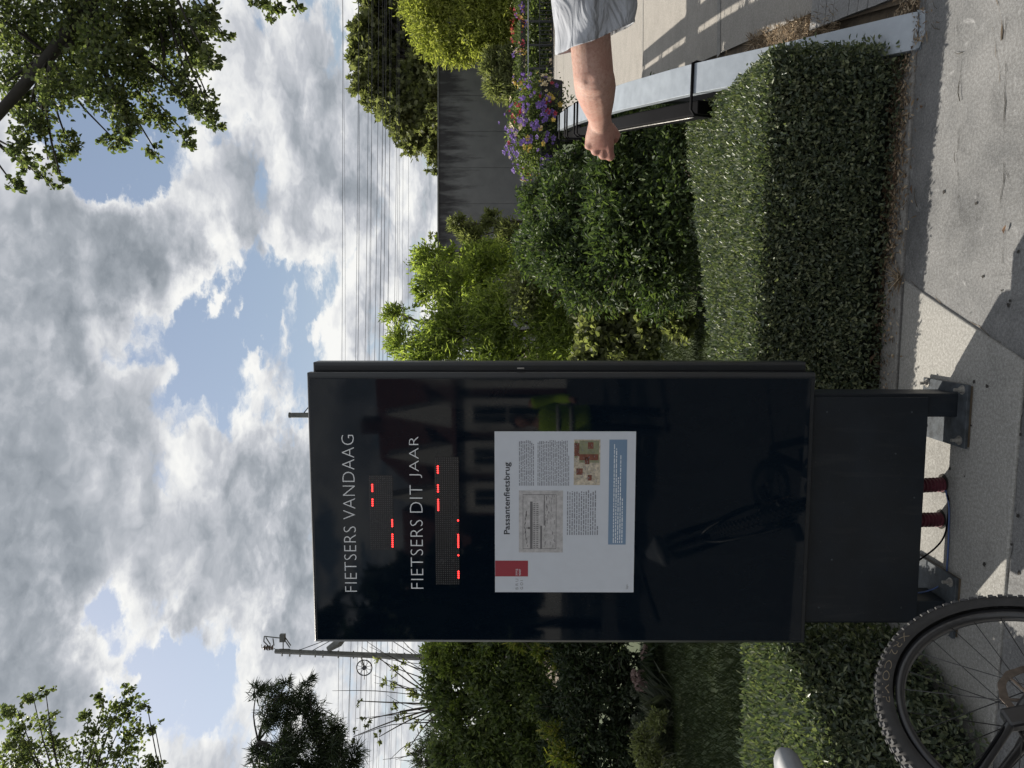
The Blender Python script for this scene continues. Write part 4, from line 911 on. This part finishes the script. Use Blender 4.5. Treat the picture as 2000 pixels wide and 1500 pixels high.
# overhanging trees
mc = []
for u, v, r in ((1470,20,80),(1400,40,80),(1340,20,60),(1480,120,90),(1400,130,80),(1330,110,60),(1290,60,50),(1460,220,80),(1390,210,75),(1320,190,60),(1470,300,70),(1410,290,65),(1350,270,55),(1300,230,45),(1250,250,35),(1280,300,45),(1230,220,30),(1450,370,60),(1395,370,55),(1335,350,50),(1285,390,35),(1260,420,22),(1230,370,30),(1310,405,25),(1470,400,40),(1255,50,40),(1210,30,35),(1190,90,30),(1170,55,22),(1145,20,25),(1150,90,18),(1140,120,14),(1220,130,35),(1210,300,22),(1430,440,18),(1380,410,28),(1492,505,24),(1480,545,22),(1495,580,20),(1470,530,14)):
    mc.append(cl(u, v, 9.2+random.uniform(-.5,.5), r*.95, r*r*.8))
for k in range(34):
    mc.append(((random.uniform(6.4,9.6), random.uniform(8.0,11.5), random.uniform(5.4,10.5)), (.6,.6,.5), 60*60))
limb = [(7.2,9.6,0),(7.0,9.6,2.5),(6.6,9.5,4.6),(5.6,9.4,6.0),(4.65,9.2,6.8),(4.0,9.2,7.3),(3.1,9.2,8.1)]
mt = tree_like('overhanging_maple', 'broad leafy tree whose dark limbs overhang the path and railing', 'tree', (7.2,9.6,0), mc, 40000, (.042,.072), (.032,.056), 'maple_leaf', 'oval', trunk=limb, limb_r=.02, trunk_r=.15, bark='bark_dark', up=-.15, droopv=-.2, shell=.2, jit=.15)
for pl_ in ([P(1500,250,9.2),P(1450,255,9.2),P(1415,245,9.1),P(1360,310,9.1),P(1310,360,9.1),P(1270,395,9.0)], [P(1500,300,9.3),P(1400,318,9.2),P(1330,312,9.2)], [P(1420,140,9.2),P(1380,60,9.2),P(1340,5,9.2)]):
    MB().tube(smoothpath([tuple(q_-Vector((7.2,9.6,0))) for q_ in pl_],4), [.034*(1-.8*k/(4*(len(pl_)-1))) for k in range(4*(len(pl_)-1)+1)], 7).build('bough', 'bark_dark', mt, True)
lc2 = [cl(u, v, 13+random.uniform(-.5,.5), r) for u, v, r in ((140,60,24),(110,30,30),(60,40,40),(20,60,40),(90,90,28),(150,85,16),(40,110,40),(20,170,40),(60,190,35),(100,220,35),(130,200,24),(115,250,30),(60,260,35),(20,240,40),(150,245,18),(120,285,14),(15,20,40),(95,170,20),(80,300,20),(10,300,30),(-40,100,60),(-50,220,60),(-60,20,60))]
for k in range(44):
    z_ = random.uniform(8,12); lc2.append(((random.uniform(-11.5,-8.3), random.uniform(11.2,13.4), z_), (.75,.75,.65), 60*60))  # extra crown clumps out of view, added to shade the left lawn
tree_like('overhanging_poplar', 'leafy treetop reaching in above the cedar', 'tree', (-8.6,13.4,0), lc2, 34000, (.045,.08), (.036,.062), 'maple_leaf', 'oval', trunk=[(-8.6,13.0,0),(-8.5,13.0,4),(-8.3,13.0,7),(-7.8,13.0,9)], limb_r=.016, trunk_r=.13, bark='bark_dark', up=.2, shell=.25, jit=.14)
# a far wood closing the gaps low on the horizon
n = 26000; fx = RNG.uniform(-60,75,n); fz = RNG.random(n)**.8; hh = np.array([3.2+1.6*mnoise.noise(Vector((x*.13,0,0)))+.8*mnoise.noise(Vector((x*.6,3,0))) for x in fx]); hh[(fx > 2)] *= .75
o = leaves('far_thicket', np.c_[fx, 48+RNG.normal(size=n)*.9, fz*hh*1.2], rdir(n), rdir(n), RNG.uniform(.3,.6,n), RNG.uniform(.2,.4,n), 'mid_leaf', None, 'oval', 'stuff')
tag(o, 'far-off green thicket along the railway', 'thicket')

n = 9000; o = leaves('low_greenery', np.c_[RNG.uniform(9.5,25,n), 34.6+RNG.normal(size=n)*.5, RNG.random(n)**.8*1.5], rdir(n), rdir(n), RNG.uniform(.12,.25,n), RNG.uniform(.07,.14,n), 'mid_leaf', None, 'oval', 'stuff')
tag(o, 'low green growth behind the far railing', 'greenery')
# ================================================================ RAILWAY MASTS AND WIRES
ms = empty('catenary_mast', (-12.6,35,0), 0, 'railway mast with a basket of insulators on top and a tension wheel', 'mast'); MO = Vector((-12.6,35,0))
q = lambda u, v, d=35: tuple(P(u, v, d)-MO)
MB().tube([q(222,1010),q(216,810),q(227,536)], [.17,.15,.11], 4).build('pole', 'mast_steel', ms)
for v in (550,565,585,615,630,660,690,735,760,790): MB().tube([(q(225-(v-536)*.03,v)[0]-.17,0,q(225,v)[2]),(q(225-(v-536)*.03,v)[0]+.17,0,q(225,v)[2])], .035, 5).build('clamp', 'mast_steel', ms)
MB().tube([q(231,640),q(245,662),q(262,675)], [.14,.22,.2], 6).build('cantilever_bracket', 'mast_steel', ms)
for a, b_ in (((231,545),(231,565)),((258,547),(258,553)),((256,515),(252,553)),((256,515),(246,514)),((246,514),(236,524)),((252,553),(234,565)),((254,556),(238,567)),((254,518),(240,527)),((252,532),(238,534)),((252,552),(231,552))):
    MB().tube([q(*a), q(*b_)], .028, 5).build('basket_bar', 'mast_steel', ms)
MB().bb(q(250,548)[0]-.1, q(250,548)[0]+.25, -.1, .1, q(250,556)[2], q(250,546)[2]).build('platform', 'mast_steel', ms)
for v in (515,520,525,530): MB().lathe([(.13,-.03),(.05,.04)], 10, q(234,v)).build('insulator_disc', 'insulator_brown', ms, True)
MB().tube([q(232,536),q(229,522),q(234,510),q(240,510)], .02, 5).build('jumper_loop', 'wire_dark', ms)
for a, b_ in (((250,640),(226,575)),((256,660),(226,605)),((262,668),(225,640))): MB().tube([q(*a), q(*b_)], .018, 5).build('stay_wire', 'wire_dark', ms)
wc = Vector(q(195,711)); wr = 15/F*35
MB().tube([(wc.x+wr*math.cos(a*math.pi/18), 0, wc.z+wr*math.sin(a*math.pi/18)) for a in range(36)], .03, 6, closed=True).build('tension_wheel', 'wire_dark', ms, True)
for k in range(10): MB().tube([tuple(wc), (wc.x+wr*math.cos(k*.628), 0, wc.z+wr*math.sin(k*.628))], .011, 4).build('wheel_spoke', 'wire_dark', ms)
MB().lathe([(.1,-.05),(.1,.05)], 12, tuple(wc), 'y').build('wheel_hub', 'wire_dark', ms)
MB().tube([tuple(wc), q(217,705)], .04, 5).build('wheel_bracket', 'mast_steel', ms)
MB().tube([q(172,711),tuple(wc+Vector((0,0,-.0)))], .02, 4).build('tension_wire', 'wire_dark', ms)
WL = [(655,668,36,.013),(662,671,40,.010),(668,700,38,.016),(676,703,38,.012),(684,722,42,.015),(690,728,44,.013),(697,735,44,.011),(703,742,44,.017),(708,746,46,.012),(716,753,48,.015),(722,757,46,.020),(728,764,50,.013),(735,769,50,.012),(744,776,50,.016),(752,781,54,.013),(760,786,54,.014),(768,790,56,.013),(777,796,56,.012)]
for i, (va, vb, d, r) in enumerate(WL):
    a, b_ = P(-250, va-(vb-va)*.05, d), P(1750, vb+random.uniform(-6,2), d*1.02); pts_ = []
    for k in range(21):
        t_ = k/20; p_ = a.lerp(b_, t_); p_.z -= .35*math.sin(math.pi*t_)*(.4+(i % 3)*.4); pts_.append(p_)
    o = MB().tube(pts_, r*.8, 5).build('overhead_wire', 'wire_dark', None); tag(o, 'thin dark overhead railway wire crossing the pale lower sky', 'wire', 'overhead railway wires')
pm2 = empty('steel_mast', (P(689,600,30).x,30,0), 0, 'slim grey mast tip rising just above the pillar', 'mast')
hz = P(689,566,30).z
MB().tube([(0,0,0),(0,0,hz)], [.16,.10], 8).build('pole', 'mast_steel', pm2); MB().tube([(0,0,hz),(0,0,hz+.05)], .115, 8).build('cap', 'mast_steel', pm2)
MB().tube([(.1,0,hz-.55),(.9,0,hz-1.2)], .02, 5).build('stay', 'wire_dark', pm2)

# ================================================================ PEOPLE
def loft(sections, n=20):
    """sections: (centre, side vector * half width, other vector * half depth)"""
    V_, F_ = [], []
    for c, a, b_ in sections:
        c, a, b_ = Vector(c), Vector(a), Vector(b_)
        for k in range(n):
            w_ = 2*math.pi*k/n; V_.append(c+a*math.cos(w_)+b_*math.sin(w_))
    m_ = len(sections)
    for i in range(m_-1):
        for k in range(n): F_.append((i*n+k, i*n+(k+1)%n, i*n+n+(k+1)%n, i*n+n+k))
    F_ += [tuple(range(n-1,-1,-1)), tuple((m_-1)*n+k for k in range(n))]
    return V_, F_
def limb_loft(pts, rad, n=18, ref=(0,0,1)):
    pts = [Vector(p) for p in pts]; sec = []
    for i, p in enumerate(pts):
        t_ = (pts[min(i+1,len(pts)-1)]-pts[max(i-1,0)]).normalized(); a = t_.cross(Vector(ref))
        if a.length < .15: a = t_.cross(Vector((1,0,0)))
        a.normalize(); b_ = a.cross(t_).normalized(); r = rad[i]; r = r if hasattr(r,'__len__') else (r,r); sec.append((p, a*r[0], b_*r[1]))
    return loft(sec, n)
def capsule(pts, rad, n=10):
    pts = [Vector(p) for p in pts]; d0 = (pts[0]-pts[1]).normalized(); d1 = (pts[-1]-pts[-2]).normalized()
    pp = [pts[0]+d0*rad[0]*.85, pts[0]+d0*rad[0]*.5]+pts+[pts[-1]+d1*rad[-1]*.5, pts[-1]+d1*rad[-1]*.85]
    return limb_loft(pp, [rad[0]*.35, rad[0]*.85]+list(rad)+[rad[-1]*.85, rad[-1]*.35], n)
def ell(c, r):
    mb = MB(); n = 16; V_ = []
    prof = [(math.sin(math.pi*(i+.3)/12.6), -math.cos(math.pi*(i+.3)/12.6)) for i in range(13)]
    mb.lathe(prof, n); return [Vector((x*r[0]+c[0], y*r[1]+c[1], z*r[2]+c[2])) for x,y,z in mb.v], mb.f
def fused(parts, voxel, name, m, parent, smooth=6, edit=None):
    mb = MB()
    for v_, f_ in parts: mb.add(v_, f_)
    me = mb.mesh(name); o = bpy.data.objects.new(name, me); COL.objects.link(o)
    r = o.modifiers.new('r', 'REMESH'); r.mode = 'VOXEL'; r.voxel_size = voxel
    s = o.modifiers.new('s', 'SMOOTH'); s.factor = .5; s.iterations = smooth
    bpy.context.view_layer.update(); me2 = bpy.data.meshes.new_from_object(o.evaluated_get(bpy.context.evaluated_depsgraph_get())); bpy.data.objects.remove(o)
    if edit:
        co = np.empty(len(me2.vertices)*3); me2.vertices.foreach_get('co', co); co = edit(co.reshape(-1,3)); me2.vertices.foreach_set('co', co.ravel()); me2.update()
    me2.materials.clear(); return finish(bpy.data.objects.new(name, me2), name, m, parent, True)
def person(loc, rz, label, armL, armR, handL, handR, shirt, trousers, hat=None, h=1.76, voxel=.007, edit=None, sleeves='short', fine_hands=True):
    """standing figure facing +y of its own frame; armX = shoulder, elbow, wrist; handX = (along fingers, back of hand, thumb side)"""
    t_ = empty('person', loc, rz, label, 'person'); k = h/1.76; V3 = lambda *a: Vector(a)*k
    parts = []
    ts = [(.80,.15,.10),(.92,.172,.115),(1.05,.155,.105),(1.18,.165,.112),(1.30,.185,.118),(1.40,.185,.105),(1.46,.12,.085),(1.50,.062,.062),(1.56,.056,.058)]
    parts.append(loft([(V3(0,(.0 if z < 1.45 else .01),z), V3(a,0,0), V3(0,b_,0)) for z,a,b_ in ts], 24))
    parts += [ell(V3(0,.015,1.655), V3(.075,.095,.115)), ell(V3(0,.035,1.59), V3(.055,.065,.055)), ell(V3(0,.112,1.635), V3(.013,.022,.028))]
    for s in (-1,1):
        parts.append(ell(V3(s*.076,.0,1.645), V3(.010,.018,.03))); parts.append(ell(V3(s*.03,.10,1.67), V3(.014,.012,.010)))
        parts.append(capsule([V3(s*.095,0,.88),V3(s*.105,.012,.50),V3(s*.108,-.005,.30),V3(s*.108,-.012,.09)], [.085*k,.060*k,.056*k,.036*k], 16))
        parts.append(capsule([V3(s*.108,-.03,.045),V3(s*.118,.16,.03)], [.036*k,.030*k], 12))
    arms = {}
    for s, ar, hd in ((-1,armL,handL),(1,armR,handR)):
        sh, el_, wr = (Vector(a) for a in ar)
        up_, lo_ = el_-sh, wr-el_
        parts.append(limb_loft([sh-up_*.08, sh, sh+up_*.35, sh+up_*.75, el_, el_+lo_*.10, el_+lo_*.25, el_+lo_*.5, el_+lo_*.8, wr, wr+lo_.normalized()*.02], [.05,.058,.055,.047,.047,.049,.0495,.043,.033,(.031,.026),(.031,.025)], 20))
        parts.append(ell(tuple(el_), (.047,.047,.047))); parts.append(ell(tuple(sh), (.062,.062,.062)))
        f, b_, th = (Vector(a).normalized() for a in hd); th = (th-f*th.dot(f)).normalized(); b_ = f.cross(th); b_ = b_ if b_.dot(Vector(hd[1])) > 0 else -b_
        pal = [(wr+f*x+f*0, th*w_, b_*d_) for x, w_, d_ in ((-.015,.028,.024),(.015,.033,.023),(.045,.039,.021),(.066,.040,.019),(.078,.036,.015))]; parts.append(loft(pal, 16))
        for i, (o_, ln) in enumerate(((.029,.92),(.010,1.0),(-.010,.95),(-.029,.80))):
            kn = wr+f*((.098,.094,.082,.066)[i])+th*o_+b_*.006; r = .0105-(.0012 if i == 3 else 0)
            parts.append(capsule([wr+f*.03+th*o_*.6+b_*.008, kn], [r*.8,r*1.15], 10)); parts.append(ell(tuple(kn), (r*1.25,)*3))
            a1 = kn+(f*.30-b_*.95).normalized()*.038*ln; a2 = a1+(-f*.80-b_*.55).normalized()*.025*ln; a3 = a2+(-f*.95+b_*.3).normalized()*.016*ln
            parts.append(capsule([kn,a1,a2,a3], [r*1.08,r,r*.95,r*.85], 10))
        tb_ = wr+f*.022+th*.026-b_*.008; t1 = tb_+(f*.80+th*.50-b_*.35).normalized()*.038; t2 = t1+(f*.85-th*.20-b_*.55).normalized()*.030
        parts.append(capsule([tb_,t1,t2], [.0145,.0115,.0095], 10))
    body = fused(parts, voxel, 'body', 'skin', t_, 2, edit)
    # shirt: torso shell and sleeves
    sb = MB(); sb.add(*loft([(V3(0,0,z), V3(a+.022,0,0), V3(0,b_+.022,0)) for z,a,b_ in ((.84,.175,.125),(.92,.178,.122),(1.05,.168,.115),(1.18,.175,.12),(1.30,.19,.122),(1.40,.188,.108),(1.455,.125,.085),(1.475,.085,.07))], 28))
    for ar in (armL, armR):
        sh, el_, wr = (Vector(a) for a in ar); up_ = el_-sh; hang = Vector((0,0,-1))
        if sleeves == 'short':
            n = 40; V_, F_ = [], []; ringsN = 26
            tdir = up_.normalized(); sx_ = tdir.cross(Vector((0,0,1)))
            sx_ = sx_.normalized() if sx_.length > .15 else Vector((1,0,0)); uz = sx_.cross(tdir).normalized()
            for i in range(ringsN):
                f_ = i/(ringsN-1); c = sh+up_*(-.28+1.06*f_); r = .115-.028*f_; sag = .006+.026*f_
                for j in range(n):
                    a = 2*math.pi*j/n; low = max(0, -math.sin(a))
                    wr_ = .013*abs(math.sin(a*2.5+f_*4.5+1.5*mnoise.noise(Vector((math.cos(a),math.sin(a),f_*2)))))*f_-.006+.003*(1 if f_ > .93 else 0)+.005*mnoise.noise(Vector((math.cos(a)*2.2, math.sin(a)*2.2, f_*3.0)))*3+.004*math.sin(f_*14+a*2)*f_
                    pt = c+sx_*math.cos(a)*(r*.80+wr_)+uz*math.sin(a)*(r*.86+wr_)-uz*sag*low-tdir*(.035*low*f_)+tdir*.012*max(0,math.sin(a))*f_
                    V_.append(pt)
            for i in range(ringsN-1):
                for j in range(n): F_.append((i*n+j, i*n+(j+1)%n, i*n+n+(j+1)%n, i*n+n+j))
            # turned-in hem
            base_ = len(V_)
            for j in range(n):
                c = sh+up_*.74; V_.append(c+(V_[(ringsN-1)*n+j]-c)*.93-tdir*.012)
            for j in range(n): F_.append(((ringsN-1)*n+j, (ringsN-1)*n+(j+1)%n, base_+(j+1)%n, base_+j))
            sb.add(V_, F_)
        else:
            sb.add(*limb_loft([sh-up_*.1, sh, sh+up_*.5, el_, el_+(wr-el_)*.5, wr], [.07,.08,.07,.062,.055,.045], 16))
    so_ = sb.build('shirt' if sleeves == 'short' else 'jacket', shirt, t_, True)
    sl_ = so_.modifiers.new('s','SUBSURF'); sl_.levels = 1; sl_.render_levels = 1
    tr = MB().add(*loft([(V3(0,0,z), V3(a,0,0), V3(0,b_,0)) for z,a,b_ in ((.80,.178,.125),(.90,.182,.13),(.99,.172,.12))], 24))
    for s in (-1,1):
        low = .48 if sleeves == 'short' else .07
        tr.add(*limb_loft([V3(s*.095,0,.90),V3(s*.10,.005,.7),V3(s*.106,.01,low+.04),V3(s*.106,.0,low)], [.098*k,.092*k,.085*k if sleeves=='short' else .06*k,.086*k if sleeves=='short' else .06*k], 18))
    tr.build('shorts' if sleeves == 'short' else 'trousers', trousers, t_, True)
    for s in (-1,1): MB().add(*capsule([V3(s*.108,-.035,.042),V3(s*.118,.165,.034)], [.043*k,.039*k], 14)).build('shoe','shoe_black',t_,True)
    hv, hf = ell(V3(0,-.012,1.69), V3(.084,.102,.100)); MB().add([v_ if v_.y < .06*k or v_.z > 1.72*k else v_+Vector((0,-.03,.03)) for v_ in hv], hf).build('hair' if not hat else 'helmet', hat or 'hair_brown', t_, True)
    return t_, so_
# left arm raised, forearm bent away from the viewer, fist closed
PL = Vector((1.20,1.66,0))
shL = P(1624,1135,1.68)-PL; elL = P(1352,1159,1.77)-PL; wrL = P(1262,1172,1.985)-PL
fd = Vector((-.66,.74,-.06)).normalized(); bd_ = Vector((-.78,-.62,.1)); th_ = Vector((-.05,-.1,-1))
dim = np.array(P(1347,1150,1.72)-PL)
def dimple(co):
    d = co-dim; r2 = (d[:,0]**2+d[:,2]**2)/(.011**2); m_ = (co[:,1] < (elL.y)) & (np.abs(d[:,0]) < .06)
    co[:,1] += np.where(m_, .0055*np.exp(-r2), 0); 
    d2 = co-(dim+np.array([-.035,0,-.012])); r3 = (d2[:,0]**2+d2[:,2]**2)/(.03**2); co[:,1] -= np.where(m_, .0015*np.exp(-r3), 0)
    return co
person(PL, 0, 'person in grey T-shirt standing by the railing with one fist stretched out', (shL, elL, wrL), ((.195,0,1.42),(.24,-.03,1.13),(.26,.06,.90)), (fd, bd_, th_), ((.05,.25,-1),(1,0,0),(0,1,.2)), 'shirt_grey', 'shorts_navy', voxel=.0035, edit=dimple)
# somebody in a lime jacket behind the viewer, mirrored in the glass
pv, jk = person((-1.55,-2.7,0), R(-20), 'person in lime reflective jacket mirrored in the dark glass', ((-.195,0,1.42),(-.25,.02,1.14),(-.22,.22,1.02)), ((.195,0,1.42),(.25,.02,1.14),(.22,.22,1.02)), ((.1,.8,-.3),(-1,0,0),(0,.3,1)), ((-.1,.8,-.3),(1,0,0),(0,.3,1)), 'hivis', 'shorts_navy', 'shoe_black', h=1.64, voxel=.012, sleeves='long')
for z in (1.02,1.16): MB().add(*loft([(Vector((0,0,z-.022)), Vector((.192,0,0)), Vector((0,.139,0))),(Vector((0,0,z+.022)), Vector((.194,0,0)), Vector((0,.141,0)))], 28)).build('reflective_band','reflect_band',jk,True)

# ================================================================ BEHIND THE VIEWER (mirrored in the glass)
def house(loc, rz, wd, dp, hw, hr, label, gables):
    t_ = empty('gabled_house', loc, rz, label, 'house', 'houses across the street'); 
    MB().bb(-wd/2, wd/2, 0, dp, 0, hw).build('wall', 'brick_red', t_)
    rf = MB().add([(-wd/2-.3,-.3,hw),(wd/2+.3,-.3,hw),(wd/2+.3,dp+.3,hw),(-wd/2-.3,dp+.3,hw),(-wd/2+.6,dp/2,hw+hr),(wd/2-.6,dp/2,hw+hr)], [(0,1,5,4),(2,3,4,5),(1,2,5),(3,0,4),(3,2,1,0)]).build('roof','roof_red',t_)
    g = wd/gables
    for i in range(gables):
        x = -wd/2+g*(i+.5)
        MB().add([(x-g*.38,-.12,0),(x+g*.38,-.12,0),(x+g*.38,-.12,hw-.4),(x,-.12,hw+hr*.72),(x-g*.38,-.12,hw-.4),(x-g*.38,.4,0),(x+g*.38,.4,0),(x+g*.38,.4,hw-.4),(x,.4,hw+hr*.72),(x-g*.38,.4,hw-.4)],
          [(0,1,2,3,4),(9,8,7,6,5),(0,5,6,1),(1,6,7,2),(2,7,8,3),(3,8,9,4),(4,9,5,0)]).build('gable','gable_white',t_)
        for zc, hh_ in ((1.3,1.3),(hw-1.1,1.2)):
            wn = MB().bb(x-g*.2, x+g*.2, -.16, -.10, zc-hh_/2, zc+hh_/2).build('window','gable_white',t_)
            for s in (-1,1): MB().bb(x+s*g*.1-g*.085, x+s*g*.1+g*.085, -.175, -.155, zc-hh_/2+.07, zc+hh_/2-.07).build('pane','window_dark',wn)
    ch = MB().bb(wd*.2, wd*.2+.5, dp/2-.3, dp/2+.3, hw+hr-.6, hw+hr+.6).build('chimney','brick_red',rf)
    return t_
house((-5.6,-19,0), R(180+6), 7.5, 7, 3.6, 3.3, 'red-brick house with white gables nearest the street corner', 5)
house((-14.4,-20.2,0), R(180+6), 8.0, 7, 3.2, 3.0, 'lower red-roofed house with white gables beside the corner house', 5)
def back_tree(loc, h, label, seed):
    cs = [((loc[0]+random.gauss(0,h*.17), loc[1]+random.gauss(0,h*.15), h*.35+random.random()*h*.6), (h*.16,h*.16,h*.13), 1) for k in range(22)]
    tree_like('street_tree', label, 'tree', loc, cs, 7000, (.18,.32), (.12,.2), 'dark_leaf', 'maple', trunk=[(loc[0],loc[1],0),(loc[0],loc[1],h*.4),(loc[0]+.1,loc[1],h*.75)], limb_r=h*.012, bark='bark_dark', twigs=False)
back_tree((-7.1,-8.3,0), 4.4, 'street tree before the red-brick houses', 1)
back_tree((-11.5,-10,0), 8.5, 'tall street tree left of the red-brick houses', 2)
back_tree((-5.6,-3.4,0), 5.2, 'bushy tree on the near kerb opposite the pillar', 3)
